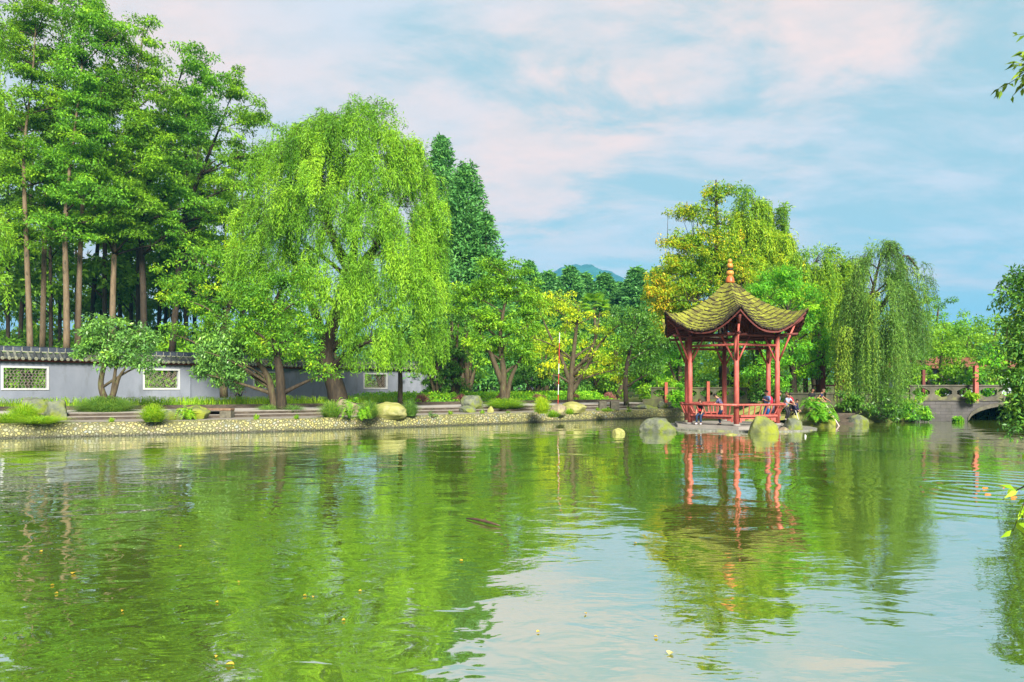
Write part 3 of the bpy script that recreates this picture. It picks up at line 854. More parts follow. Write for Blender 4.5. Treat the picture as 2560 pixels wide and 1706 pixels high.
# ---- the grey garden wall with tile roof and lattice windows
def build_wall():
    pts = [(-42.5, 28.7), (-23.4, 49.6), (-19.0, 58.0), (-10.0, 65.5), (3.0, 73.0)]
    z0, z1 = .7, 3.72
    root = thing('garden_wall', 'long grey plastered garden wall with dark tiled coping and lattice windows', 'wall', (-30.7, 41.6, z0))
    wins = {0: [], 1: [], 2: [], 3: []}

    def put(x0, x1, style):                                     # which segment does the photo column range fall on
        for i in range(len(pts) - 1):
            A, B = np.array(pts[i]), np.array(pts[i + 1]); d = B - A
            t = []
            for px in (x0, x1):
                k = (px - 1280) / F                                # X = k Y
                den = d[0] - k * d[1]
                t.append((k * A[1] - A[0]) / den)
            if -.02 < t[0] < 1.0 and t[1] <= 1.02:
                wins[i].append((t[0] * np.linalg.norm(d), t[1] * np.linalg.norm(d), style)); return
    put(2, 120, 'scale'); put(356, 447, 'ring'); put(630, 706, 'ring'); put(907, 966, 'ring'); put(1086, 1126, 'scale'); put(1196, 1232, 'scale')
    T = .26
    wall = MB(); roofs = MB(); red = MB()
    for i in range(len(pts) - 1):
        A, B = np.array(pts[i]), np.array(pts[i + 1]); d = B - A; Lw = np.linalg.norm(d); e = d / Lw; nv = np.array([e[1], -e[0]])   # nv looks towards the pond
        w = wins[i]
        zw0, zw1 = 1.98, 3.42

        def pt(s, off, z): return np.array([A[0] + e[0] * s + nv[0] * off, A[1] + e[1] * s + nv[1] * off, z])
        xs = sorted({0., Lw} | {v for a, b, _ in w for v in (a, b)}); zs = [z0, zw0, zw1, z1]
        holes = lambda sm, zm: any(a < sm < b for a, b, _ in w) and zw0 < zm < zw1
        for a, b in zip(xs[:-1], xs[1:]):
            for c, f in zip(zs[:-1], zs[1:]):
                if holes((a + b) / 2, (c + f) / 2): continue
                wall.add([pt(a, T / 2, c), pt(b, T / 2, c), pt(b, T / 2, f), pt(a, T / 2, f)], [(0, 1, 2, 3)])
                wall.add([pt(a, -T / 2, c), pt(b, -T / 2, c), pt(b, -T / 2, f), pt(a, -T / 2, f)], [(3, 2, 1, 0)])
        for a, b, st in w:
            wall.add([pt(a, T / 2, zw0), pt(b, T / 2, zw0), pt(b, -T / 2, zw0), pt(a, -T / 2, zw0)], [(0, 1, 2, 3)])
            wall.add([pt(a, T / 2, zw1), pt(b, T / 2, zw1), pt(b, -T / 2, zw1), pt(a, -T / 2, zw1)], [(3, 2, 1, 0)])
            wall.add([pt(a, T / 2, zw0), pt(a, -T / 2, zw0), pt(a, -T / 2, zw1), pt(a, T / 2, zw1)], [(0, 1, 2, 3)])
            wall.add([pt(b, T / 2, zw0), pt(b, -T / 2, zw0), pt(b, -T / 2, zw1), pt(b, T / 2, zw1)], [(3, 2, 1, 0)])
            R3 = np.array([[e[0], nv[0], 0], [e[1], nv[1], 0], [0, 0, 1]])
            fr = MB(); fw = .10
            for s0, s1, c, f in ((a - .02, b + .02, zw0 - .02, zw0 + fw), (a - .02, b + .02, zw1 - fw, zw1 + .02), (a - .02, a + fw, zw0 + fw, zw1 - fw), (b - fw, b + .02, zw0 + fw, zw1 - fw)):
                fr.obox(pt((s0 + s1) / 2, .02, (c + f) / 2), (s1 - s0, T + .06, f - c), R3)
            win = fr.build('window', MT['white_frame'], root)
            la = MB(); ia, ib, ic, id_ = a + fw, b - fw, zw0 + fw, zw1 - fw
            if st == 'scale':
                nc, nr_ = 12, 7; dw, dh = (ib - ia) / nc, (id_ - ic) / nr_
                for c in range(nc + 1):                          # wavy uprights and scallop rows
                    zz = np.linspace(ic, id_, 36); ss = ia + c * dw + .26 * dw * np.sin((zz - ic) / dh * PI)
                    la.tube([pt(min(max(s, ia), ib), 0, z) for s, z in zip(ss, zz)], .021, 4)
                for r_ in range(1, nr_):
                    s = np.linspace(ia, ib, nc * 5); z = ic + r_ * dh + .16 * dh * np.abs(np.sin((s - ia) / dw * PI))
                    la.tube([pt(q, 0, v) for q, v in zip(s, z)], .018, 4)
            else:
                rr = .215; th = np.linspace(0, 2 * PI, 17)
                for k, cz in enumerate(np.arange(ic, id_ + .01, rr)):
                    for cs in np.arange(ia + (k % 2) * rr, ib + .01, 2 * rr):
                        s, z = cs + rr * 1.02 * np.cos(th), cz + rr * 1.02 * np.sin(th)
                        keep = (s > ia - .01) & (s < ib + .01) & (z > ic - .01) & (z < id_ + .01)
                        run = []
                        for q in range(17):
                            if keep[q]: run.append(pt(s[q], 0, z[q]))
                            if (not keep[q] or q == 16):
                                if len(run) > 1: la.tube(run, .019, 4)
                                run = []
            la.build('lattice', MT['iron'], win)
        # coping: red fascia, tiled slopes, ridge
        R3 = np.array([[e[0], nv[0], 0], [e[1], nv[1], 0], [0, 0, 1]])
        red.obox(pt(Lw / 2, .03, z1 + .075), (Lw + .3, T + .22, .15), R3)
        for sg in (1, -1):
            roofs.add([pt(-.2, sg * .52, z1 + .17), pt(Lw + .2, sg * .52, z1 + .17), pt(Lw + .2, sg * .06, z1 + .55), pt(-.2, sg * .06, z1 + .55)], [(0, 1, 2, 3)], 0, .4)
            roofs.add([pt(-.2, sg * .52, z1 + .151), pt(Lw + .2, sg * .52, z1 + .151), pt(Lw + .2, sg * .52, z1 + .17), pt(-.2, sg * .52, z1 + .17)], [(0, 1, 2, 3)], 0, .3)
        roofs.add([pt(-.2, .5, z1 + .155), pt(Lw + .2, .5, z1 + .155), pt(Lw + .2, -.5, z1 + .155), pt(-.2, -.5, z1 + .155)], [(0, 1, 2, 3)], 0, .3)
        for s in np.arange(.1, Lw, .34):
            tt = RNG.random()
            roofs.tube([pt(s, .56, z1 + .19), pt(s, .30, z1 + .41), pt(s, .07, z1 + .60)], .078, 8, 0, True, tt)
            roofs.tube([pt(s, .545, z1 + .19), pt(s, .60, z1 + .165)], .095, 10, 2, True, min(1, tt * .5 + .6))       # round end tile
            roofs.tube([pt(s + .17, .50, z1 + .205), pt(s + .17, .56, z1 + .13)], [.09, .05], 6, 0, True, RNG.random())   # drip tile between
        nseg = int(Lw / .46)
        for k in range(nseg + 1):
            roofs.obox(pt(k * .46, 0, z1 + .775), (.43, .20, .27), R3, 1, RNG.random())
            roofs.obox(pt(k * .46 + .23, 0, z1 + .775), (.035, .205, .272), R3, 2)
        roofs.obox(pt(Lw / 2, 0, z1 + .615), (Lw, .26, .06), R3, 2)
        roofs.obox(pt(Lw / 2, 0, z1 + .925), (Lw, .24, .035), R3, 1, .3)
    wall.build('wall_face', MT['plaster'], root)
    red.build('fascia', MT['red_beam'], root)
    roofs.build('tile_roof', [MT['tile'], MT['tile_dark'], MT['mortar']], root)
    return root


# ---- pavilion island, terrace and bridge on the right
PC = np.array([11.68, 36.58]); PD = 17.72 * PI / 180
PU = -np.array([math.sin(PD), math.cos(PD)]); PR = np.array([math.cos(PD), -math.sin(PD)]); TH0 = 7.0


def hexp(r, deg):
    a = math.radians(deg); return PC + r * (math.cos(a) * PU + math.sin(a) * PR)


def build_pavilion():
    root = thing('pavilion', 'red six sided timber pavilion with upturned mossy shingle roof on the water', 'pavilion', (PC[0], PC[1], .2))
    zd = .2
    dk = MB(); dk.prism([tuple(hexp(3.25, TH0 + 60 * k)) for k in range(6)], .03, zd); dk.build('deck', MT['deck'], root)
    V0 = [hexp(2.5, TH0 + 60 * k) for k in range(6)]
    for p in V0:
        c = MB(); c.tube([(p[0], p[1], zd + .09), (p[0], p[1], 2.5), (p[0], p[1], 4.98)], [.132, .125, .108], 16); co = c.build('column', MT['pav_red'], root, True)
        b = MB(); b.lathe([(.20, 0), (.21, .05), (.17, .09), (.15, .10)], (p[0], p[1], zd), 16); b.build('column_base', MT['deck'], co, True)
    R = lambda k, r, z: np.r_[hexp(r, TH0 + 60 * k), z]
    for k in range(6):
        a, b = R(k, 2.5, 4.28), R(k + 1, 2.5, 4.28); d = nrm(b - a)
        m = MB(); m.tube([a + d * .1, b - d * .1], .062, 10); m.build('tie_beam', MT['pav_red'], root, True)
        a, b = R(k, 2.5, 4.80), R(k + 1, 2.5, 4.80)
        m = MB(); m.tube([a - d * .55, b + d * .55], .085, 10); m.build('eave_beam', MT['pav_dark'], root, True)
        for s, (p, q) in enumerate(((R(k, 2.5, 3.45), R(k + 1, 2.5, 0)), (R(k + 1, 2.5, 3.45), R(k, 2.5, 0)))):
            dd = nrm((q - p) * np.array([1, 1, 0]))
            m = MB(); m.tube([p + dd * .10, p + dd * .78 + np.array([0, 0, 1.26])], .046, 8); m.build('side_brace', MT['pav_red'], root, True)
        o = np.r_[nrm(hexp(1, TH0 + 60 * k) - PC), 0]
        c = R(k, 2.5, 3.50)
        m = MB(); m.tube([c + o * .10, c + o * .85 + np.array([0, 0, 1.75])], .052, 8); m.build('corner_brace', MT['pav_red'], root, True)
        m = MB()                                                  # hip rafter up to the tip
        zs = [(0.3, 6.75), (1.4, 5.85), (2.5, 5.28), (3.3, 5.25), (3.8, 5.62)]
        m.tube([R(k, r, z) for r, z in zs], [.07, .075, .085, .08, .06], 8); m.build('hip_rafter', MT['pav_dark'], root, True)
        m = MB(); m.tube([c + np.array([0, 0, 1.32]) - o * .05, c + np.array([0, 0, 1.32]) + o * 1.02], .062, 10); m.build('bracket_beam', MT['pav_dark'], root, True)
        m = MB(); m.tube([R(k, 2.45, 4.70), np.r_[PC, 4.70]], .055, 8); m.build('cross_beam', MT['pav_dark'], root, True)
        m = MB(); m.tube([R(k, 1.3, 4.74), R(k, 1.3, 5.75)], .05, 8); m.build('roof_strut', MT['pav_dark'], root, True)
    # roof surface
    hr, hz = [.18, 1, 2, 2.9, 3.5, 3.95], [7.82, 7.03, 6.36, 5.97, 5.86, 5.97]
    mz = [7.80, 6.90, 6.05, 5.42, 5.08, 4.88]
    rs = np.linspace(.18, 3.95, 40)
    from numpy import interp
    sm = lambda ys: np.convolve(np.pad(interp(rs, hr, ys), 3, mode='edge'), np.ones(7) / 7, 'valid')
    HZc, MZc = sm(hz), sm(mz)
    HZc[-3:] += np.array([.01, .03, .06])

    def S(k, s, r):                                              # facet k, s 0..1 along, r hip radius
        a = s * 60
        rad = r * math.cos(PI / 6) / math.cos(math.radians(a - 30))
        w = abs(2 * s - 1) ** 2.3
        z = interp(r, rs, MZc) * (1 - w) + interp(r, rs, HZc) * w
        rad *= 1 + .03 * w * (r / 3.95) ** 3
        return np.r_[hexp(rad, TH0 + 60 * k + a), z]
    ns, nr_ = 20, 22; rv = np.linspace(.18, 3.82, nr_)
    under = MB(); fas = MB()
    for k in range(6):
        V = [S(k, s, r) - np.array([0, 0, .07]) for r in rv for s in np.linspace(0, 1, ns + 1)]
        under.add(V, [(i * (ns + 1) + j, i * (ns + 1) + j + 1, (i + 1) * (ns + 1) + j + 1, (i + 1) * (ns + 1) + j) for i in range(nr_ - 1) for j in range(ns)])
        e = [S(k, s, 3.82) for s in np.linspace(0, 1, ns + 1)]
        e2 = [S(k, s, 3.76) for s in np.linspace(0, 1, ns + 1)]
        for j in range(ns):
            a, b, c, d = e[j], e[j + 1], e2[j + 1], e2[j]
            dn = np.array([0, 0, -.14]); up = np.array([0, 0, -.05])
            fas.add([a + up, b + up, b + dn, a + dn, d + up, c + up, c + dn, d + dn], [(0, 1, 2, 3), (7, 6, 5, 4), (3, 2, 6, 7), (0, 4, 5, 1)])
        for s in np.linspace(.06, .94, 12):                        # rafters under the boards
            fas.tube([S(k, .5 + (s - .5) * q, r) - np.array([0, 0, .13]) for r, q in ((1.6, .9), (2.7, 1), (3.8, 1))], .032, 5, 1)
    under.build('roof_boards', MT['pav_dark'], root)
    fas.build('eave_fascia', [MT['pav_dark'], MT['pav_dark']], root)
    sh = MB(); rg = np.random.default_rng(5)
    courses = np.concatenate([np.linspace(3.93, .62, 14)])
    for ci, r0 in enumerate(courses):
        r1 = max(.16, r0 - .42)
        for k in range(6):
            n = max(1, int(round(r0 / .19)))
            edges = np.linspace(0, 1, n + 1)
            for j in range(n):
                s0, s1 = edges[j], edges[j + 1]
                j0, j1 = rg.normal(0, .013), 0
                lift = .085 + rg.random() * .05
                a, b = S(k, s0 + .004, r0 + j0), S(k, s1 - .004, r0 + j0 + rg.normal(0, .008))
                c, d = S(k, s1 - .004, r1), S(k, s0 + .004, r1)
                u = np.array([0, 0, 1.0]); tq = min(1, max(0, .55 + rg.normal(0, .26)))
                top = [a + u * lift, b + u * (lift + rg.normal(0, .008)), c + u * .012, d + u * .012]
                bot = [a + u * (lift - .085), b + u * (lift - .085), c - u * .03, d - u * .03]
                sh.add(top + bot, [(0, 1, 2, 3), (1, 5, 6, 2), (3, 7, 4, 0)], 0, tq)
                sh.add(top[:2] + bot[:2] + bot[2:], [(0, 2, 3, 1), (5, 4, 3, 2)], 1, .2)  # dark end and underside faces: shade of the gaps between courses, put into colour
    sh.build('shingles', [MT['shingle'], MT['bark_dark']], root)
    fin = MB(); zb = 7.72; FS = .88
    c = (PC[0], PC[1], zb)
    fin.lathe([(r_ * FS, z_ * .95) for r_, z_ in [(.27, 0), (.265, .08), (.24, .22), (.19, .34), (.13, .42)]], c, 24, 1)
    fin.lathe([(r_ * FS, z_ * .95) for r_, z_ in [(.13, .42), (.215, .47), (.235, .56), (.20, .66), (.13, .70)]], c, 24, 0)
    fin.lathe([(r_ * FS, z_ * .95) for r_, z_ in [(.13, .70), (.175, .74), (.18, .79), (.13, .82)]], c, 24, 2)
    fin.lathe([(r_ * FS, z_ * .95) for r_, z_ in [(.11, .82), (.175, .87), (.195, .96), (.165, 1.06), (.10, 1.13)]], c, 24, 0)
    fin.lathe([(r_ * FS, z_ * .95) for r_, z_ in [(.085, 1.13), (.13, 1.19), (.135, 1.26), (.09, 1.33), (.02, 1.37)]], c, 24, 0)
    fin.build('finial', [MT['finial'], MT['finial_red'], MT['black']], root, True)
    # bench rail on five sides: seat board, apron, leaning balusters, hand rail
    for k in (0, 1, 3, 4, 5):
        a, b = V0[k], V0[(k + 1) % 6]; e = nrm(b - a); o = nrm((a + b) / 2 - PC)
        L = np.linalg.norm(b - a); r3 = np.array([[e[0], o[0], 0], [e[1], o[1], 0], [0, 0, 1]])
        mid = (a + b) / 2
        m = MB(); m.obox(np.r_[mid - o * .02, .72], (L - .26, .36, .055), r3); m.obox(np.r_[mid + o * .165, .70], (L - .27, .05, .09), r3)
        m.build('seat', MT['pav_red'], root)
        m = MB(); m.obox(np.r_[mid + o * .06, .61], (L - .27, .05, .13), r3)
        for sg in (-1, 1):
            m.obox(np.r_[mid + o * .06 + e * sg * (L / 2 - .30), .50], (.30, .046, .10), r3); m.obox(np.r_[mid + o * .06 + e * sg * (L / 2 - .20), .42], (.12, .046, .08), r3)
        m.build('apron', MT['pav_red'], root)
        ex = .40
        p, q = np.r_[a + nrm(a - PC) * ex, 1.26], np.r_[b + nrm(b - PC) * ex, 1.26]
        m = MB(); m.tube([p, q], .055, 10); m.build('hand_rail', MT['pav_red'], root, True)
        nb = 7
        for j in range(nb):
            t = (j + .5) / nb
            lo = np.r_[a + e * (.16 + (L - .32) * t) + o * .15, .73]; hi = p + (q - p) * (.06 + .88 * t) - np.array([0, 0, .02])
            m = MB(); m.bar(lo, hi, .055, .045); m.build('baluster', MT['pav_red'], root)
    return root


def build_right():
    # pebbly ledge that carries the pavilion
    V = []; n = 64
    for k in range(n):
        a = 360 * k / n
        r = 4.0 + .32 * mnoise.noise(Vector((math.cos(math.radians(a)) * 2.2, math.sin(math.radians(a)) * 2.2, 1.7))) + (.25 if 20 < a < 120 else 0)
        V.append(tuple(hexp(r, a)))
    m = MB(); m.prism(V, -.9, .055); o = m.build('concrete_ledge', MT['ledge']); tag(o, 'low pebbly concrete ledge at water level under the red pavilion', 'ledge')
    # ramp with a mossy parapet from the pavilion to the bank
    root = thing('stone_footbridge', 'short mossy stone footbridge linking the red pavilion to the bank', 'footbridge', (13.2, 40.5, .1))
    m = MB(); m.bar((13.2, 40.4, .12), (17.0, 42.2, .34), 1.5, .22); m.build('walkway', MT['mossy_stone'], root)
    for dY in (0, 1.5):
        a, b, c = P(1846, 1046, 39.6) + (0, dY, 0), P(1906, 1019, 40.4) + (0, dY, 0), P(1972, 1017, 41.0) + (0, dY, 0)
        m = MB(); m.bar(a, b, .20, .20); m.build('sloping_rail', MT['mossy_stone'], root)
        m = MB(); m.bar(b + (.02, 0, .01), c, .21, .20); m.build('level_rail', MT['mossy_stone'], root)
        for p in (a * .55 + b * .45, b, b * .5 + c * .5, c):
            m = MB(); m.obox((p[0], p[1], (p[2] - .1) / 2), (.15, .15, p[2] - .1)); m.build('rail_post', MT['mossy_stone'], root)
    # terrace retaining walls (two levels) behind the people, with steps down to the water
    wr = thing('retaining_wall', 'stained concrete terrace wall with water marks behind the two men in dark shirts', 'wall', (18.5, 41.5, .4))
    pts = [(17.2, 42.3), (19.0, 41.6), (22.0, 42.0), (25.3, 43.6)]
    for A, B in zip(pts[:-1], pts[1:]):
        m = MB(); m.bar((*A, .85), (*B, .85), .4, 1.75); m.bar((*A, 1.76), (*B, 1.76), .5, .09); m.build('wall_section', MT['concrete'], wr)
    st = thing('stone_steps', 'dark stone steps going down to the water beside the stained wall', 'steps', (18.9, 39.7, .1))
    for i in range(4):
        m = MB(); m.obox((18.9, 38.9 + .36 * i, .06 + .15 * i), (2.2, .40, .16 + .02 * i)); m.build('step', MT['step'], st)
    # balustrade far left of the pavilion
    def parapet(label, A, B, z0, zt, holes, name='balustrade', mat='parapet'):
        A, B = np.array(A, float), np.array(B, float); d = B - A; L = np.linalg.norm(d); e = d / L; nv = np.array([e[1], -e[0]])
        root = thing(name, label, 'balustrade', (*A, z0))
        T = .22

        def pt(s, off, z): return np.array([A[0] + e[0] * s + nv[0] * off, A[1] + e[1] * s + nv[1] * off, z])
        m = MB(); n = holes; w = L / n; zc = (z0 + zt) / 2; hh = (zt - z0)
        lob = []
        for q in range(32):                                     # ogee lozenge opening
            a = 2 * PI * q / 32; c, s_ = math.cos(a), math.sin(a)
            rx, rz = .40 * w * (1 - .10 * math.cos(4 * a) ** 2 + .06 * (abs(c) ** 8)), .33 * hh * (1 + .14 * abs(s_) ** 10)
            lob.append((rx * c, rz * s_))
        for k in range(n):
            cs = (k + .5) * w
            outer = []
            for x, z in lob:                                    # project each hole point out to the cell border
                f = min(w / 2 / max(abs(x), 1e-6), hh / 2 / max(abs(z), 1e-6)); outer.append((x * f, z * f))
            # add the four cell corners
            pts2 = []
            for off in (T / 2, -T / 2):
                pts2 += [pt(cs + x, off, zc + z) for x, z in lob] + [pt(cs + x, off, zc + z) for x, z in outer] + [pt(cs + sx * w / 2, off, zc + sz * hh / 2) for sx, sz in ((1, 1), (-1, 1), (-1, -1), (1, -1))]
            Fs = []; N = 32; blk = 2 * N + 4
            for side in (0, 1):
                o = side * blk
                for q in range(N):
                    q2 = (q + 1) % N
                    f = [o + q, o + q2, o + N + q2, o + N + q]
                    xa, za = outer[q]; xb, zb = outer[q2]
                    va, vb = abs(abs(xa) - w / 2) < 1e-6, abs(abs(xb) - w / 2) < 1e-6
                    if va != vb:
                        ci = 0 if xa + xb > 0 and za + zb > 0 else 1 if za + zb > 0 else 2 if xa + xb < 0 else 3
                        f = [o + q, o + q2, o + N + q2, o + 2 * N + ci, o + N + q]
                    Fs.append(f if side else f[::-1])
            for q in range(N):
                q2 = (q + 1) % N; Fs.append((q, q2, blk + q2, blk + q))
            m.add(pts2, Fs)
        m.build('pierced_panel', MT[mat], root)
        R3 = np.array([[e[0], nv[0], 0], [e[1], nv[1], 0], [0, 0, 1]])
        c = MB(); c.obox(pt(L / 2, 0, zt + .045), (L + .1, T + .12, .09), R3); c.build('cap_rail', MT[mat], root)
        b = MB(); b.obox(pt(L / 2, 0, z0 - .07), (L + .1, T + .10, .14), R3); b.build('base_course', MT[mat], root)
        return root
    parapet('weathered pierced balustrade on the terrace behind the pavilion, left part', (10.2, 50.0), (16.6, 48.2), 1.35, 2.05, 6, mat='concrete')
    parapet('pierced stone balustrade with lozenge openings on top of the bridge', (25.2, 43.3), (34.5, 42.5), 1.42, 2.20, 7, 'bridge_balustrade')
    m = MB(); m.bar((9.6, 50.1, .75), (17.4, 47.9, .75), .4, 1.05); o = m.build('terrace_wall', MT['concrete']); tag(o, 'dark low terrace wall under the balustrade behind the pavilion', 'wall')
    # the bridge: coursed stone with a shallow arch
    br = thing('stone_bridge', 'grey coursed stone bridge with a low dark arch beside the glossy bush', 'bridge', (25.3, 43.2, 0))
    A, B = np.array([25.2, 43.25]), np.array([36.5, 42.3]); e = nrm(B - A); nv = np.array([e[1], -e[0]]); L = np.linalg.norm(B - A)
    s_a0, s_a1 = 3.35, 9.6
    arch = lambda s: .02 + 1.02 * max(0, 1 - ((s - (s_a0 + s_a1) / 2) / ((s_a1 - s_a0) / 2)) ** 2) ** .55
    ss = np.concatenate([np.linspace(0, s_a0, 5), np.linspace(s_a0, s_a1, 33)[1:], np.linspace(s_a1, L, 4)[1:]])
    face = MB(); face2 = MB(); ring = MB(); soff = MB()

    def pt(s, off, z): return np.array([A[0] + e[0] * s + nv[0] * off, A[1] + e[1] * s + nv[1] * off, z])
    for a, b in zip(ss[:-1], ss[1:]):
        ina = s_a0 - 1e-6 <= a and b <= s_a1 + 1e-6
        za, zb = (arch(a), arch(b)) if ina else (-.8, -.8)
        for off, fl in ((.25, 0), (-9, 1)):
            f = [(0, 1, 2, 3), (3, 2, 1, 0)][fl]
            (face2 if fl else face).add([pt(a, off, za), pt(b, off, zb), pt(b, off, 1.28), pt(a, off, 1.28)], [f])
        if ina:
            soff.add([pt(a, .25, za), pt(b, .25, zb), pt(b, -9, zb), pt(a, -9, za)], [(0, 1, 2, 3)])  # barrel runs far back, shaped so the arch opening stays dark
            ring.add([pt(a, .25, za), pt(b, .25, zb), pt(b, .25, zb + .24), pt(a, .25, za + .24), pt(a, .31, za), pt(b, .31, zb), pt(b, .31, zb + .24), pt(a, .31, za + .24)],
                     [(4, 5, 6, 7), (7, 6, 2, 3), (5, 4, 0, 1)])
    for s in (s_a0, s_a1): soff.add([pt(s, .25, -.8), pt(s, -9, -.8), pt(s, -9, .02), pt(s, .25, .02)], [(0, 1, 2, 3)])
    face.build('spandrel', MT['bridge_brick'], br); face2.build('rear_spandrel', MT['bridge_brick'], br); soff.build('arch_soffit', MT['step'], br); ring.build('arch_ring', MT['parapet'], br)
    d = MB(); R3 = np.array([[e[0], nv[0], 0], [e[1], nv[1], 0], [0, 0, 1]])
    d.obox(pt(L / 2, -1.18, 1.315), (L, 2.98, .07), R3); d.build('bridge_deck', MT['parapet'], br)
    # red pergola posts
    def post(label, px, ytop, Y, z0, r=.11, mat='pav_red', group='red pergola posts'):
        x = P(px, 0, Y)[0]; zt = P(0, ytop, Y)[2]
        root = thing('pergola_post', label, 'post', (x, Y, z0), group)
        m = MB(); m.obox((x, Y, (z0 + zt) / 2), (r * 2, r * 2, zt - z0)); m.build('shaft', MT[mat], root)
        b = MB(); b.obox((x, Y, z0 + .06), (r * 2.5, r * 2.5, .12)); b.build('foot', MT['parapet'], root)
    post('red square post at the bridge balustrade, beside the glossy bush', 2439, 915, 42.35, 1.15, .11)
    post('dark red post at the bridge balustrade, left of the grey house', 2308, 925, 44.2, 1.3, .09, 'pav_dark')
    post('red post left of the pavilion standing in front of a pierced balustrade', 1665, 956, 49.4, .9, .10, 'red_beam')
    post('red post seen between the left columns of the pavilion', 1770, 954, 48.6, .9, .10, 'red_beam')
    post('dark maroon post behind the man in the black shirt', 2055, 880, 45.5, 1.3, .16, 'pav_dark')
    post('maroon post at the far end of the pergola behind the willow strands', 2014, 880, 47.5, 1.3, .12, 'pav_dark')
    # pergola beams with seats under the trees
    pg = thing('pergola_table', 'dark red low table frame in the shade under the weeping willow', 'table', (23.2, 47.0, 1.3))
    for x in (21.2, 24.6):
        m = MB(); m.obox((x, 47, 1.75), (.14, .9, .9)); m.build('leg', MT['pav_dark'], pg)
    m = MB(); m.obox((22.9, 47, 2.25), (4.0, 1.0, .10)); m.build('tabletop', MT['pav_dark'], pg)
    # the house behind the bridge
    h = thing('garden_house', 'grey walled house with orange tiled eave half hidden by trees behind the bridge', 'house', (37, 60, 1.4))
    m = MB(); m.obox((37.5, 62, 2.55), (12, 5, 2.5)); m.build('wall', MT['wall_house'], h)
    for x in (33.6, 36.2, 38.8, 41.4):
        m = MB(); m.obox((x, 59.47, 2.6), (1.6, .10, 2.0)); w = m.build('window', MT['dark_glass'], h)
        f = MB()
        for dx in (-.85, .85): f.obox((x + dx, 59.44, 2.6), (.1, .14, 2.1))
        f.obox((x, 59.44, 3.70), (1.6, .14, .1)); f.build('frame', MT['pav_dark'], w)
    m = MB(); A_ = [(30.9, 58.3, 3.85), (44.1, 58.3, 3.85), (44.1, 62, 4.9), (30.9, 62, 4.9)]; m.add(A_ + [(30.9, 65.7, 3.85), (44.1, 65.7, 3.85)], [(0, 1, 2, 3), (3, 2, 5, 4), (0, 3, 4), (1, 5, 2)])
    m.obox((37.5, 58.3, 3.82), (13.2, .1, .16)); m.build('roof', MT['roof_house'], h)


def build_hill():
    for (cx, Y, hw, h, nm) in ((150, 1500, 200, 268, 'hill'), (420, 1750, 380, 232, 'hill'), (-700, 1900, 900, 150, 'hill')):
        nx, ny = 90, 30; V = []
        for j in range(ny):
            for i in range(nx):
                u, v = i / (nx - 1) * 2 - 1, j / (ny - 1) * 2 - 1
                r = math.sqrt(u * u + v * v)
                z = h * max(0, math.cos(min(1, r) * PI / 2)) ** 1.15 * (1 + .10 * mnoise.fractal(Vector((u * 3, v * 3, cx * .01)), 1, 2, 6))
                z += 2.2 * mnoise.noise(Vector((u * 40, v * 40, 3))) * (1 - min(1, r))
                V.append((cx + u * hw * 1.5, Y + v * hw * 1.2, z - 2))
        Fs = np.array([(j * nx + i, j * nx + i + 1, (j + 1) * nx + i + 1, (j + 1) * nx + i) for j in range(ny - 1) for i in range(nx - 1)])
        tag(mesh(nm, V, Fs, MT['hill'], smooth=True), kind='structure')
# ------------------------------------------------------------------ people
def skin_shape(V, E, R, sub=1, root=0):
    me = bpy.data.meshes.new('body_skeleton'); me.from_pydata([tuple(v) for v in V], E, [])
    ob = bpy.data.objects.new('body_skeleton', me); COL.objects.link(ob)
    md = ob.modifiers.new('Skin', 'SKIN'); md.use_smooth_shade = True
    sk = me.skin_vertices[0].data
    for i, r in enumerate(R):
        sk[i].radius = (r, r) if np.isscalar(r) else r
        sk[i].use_root = (i == root)
    if sub:
        s = ob.modifiers.new('Smooth', 'SUBSURF'); s.levels = sub; s.render_levels = sub
    dg = bpy.context.evaluated_depsgraph_get()
    out = bpy.data.meshes.new_from_object(ob.evaluated_get(dg))
    bpy.data.objects.remove(ob); bpy.data.meshes.remove(me)
    v = np.zeros(len(out.vertices) * 3); out.vertices.foreach_get('co', v)
    Fs = [tuple(p.vertices) for p in out.polygons]
    bpy.data.meshes.remove(out)
    return v.reshape(-1, 3), Fs


def two_bone(a, t, l1, l2, pole):
    a, t = np.array(a, float), np.array(t, float); d = t - a; L = np.linalg.norm(d)
    L2 = min(L, (l1 + l2) * .995); dn = d / L; t = a + dn * L2
    x = (l1 * l1 - l2 * l2 + L2 * L2) / (2 * L2); h = math.sqrt(max(0, l1 * l1 - x * x))
    p = np.array(pole, float); p = p - dn * p.dot(dn); p = p / (np.linalg.norm(p) + 1e-9)
    return a + dn * x + p * h, t


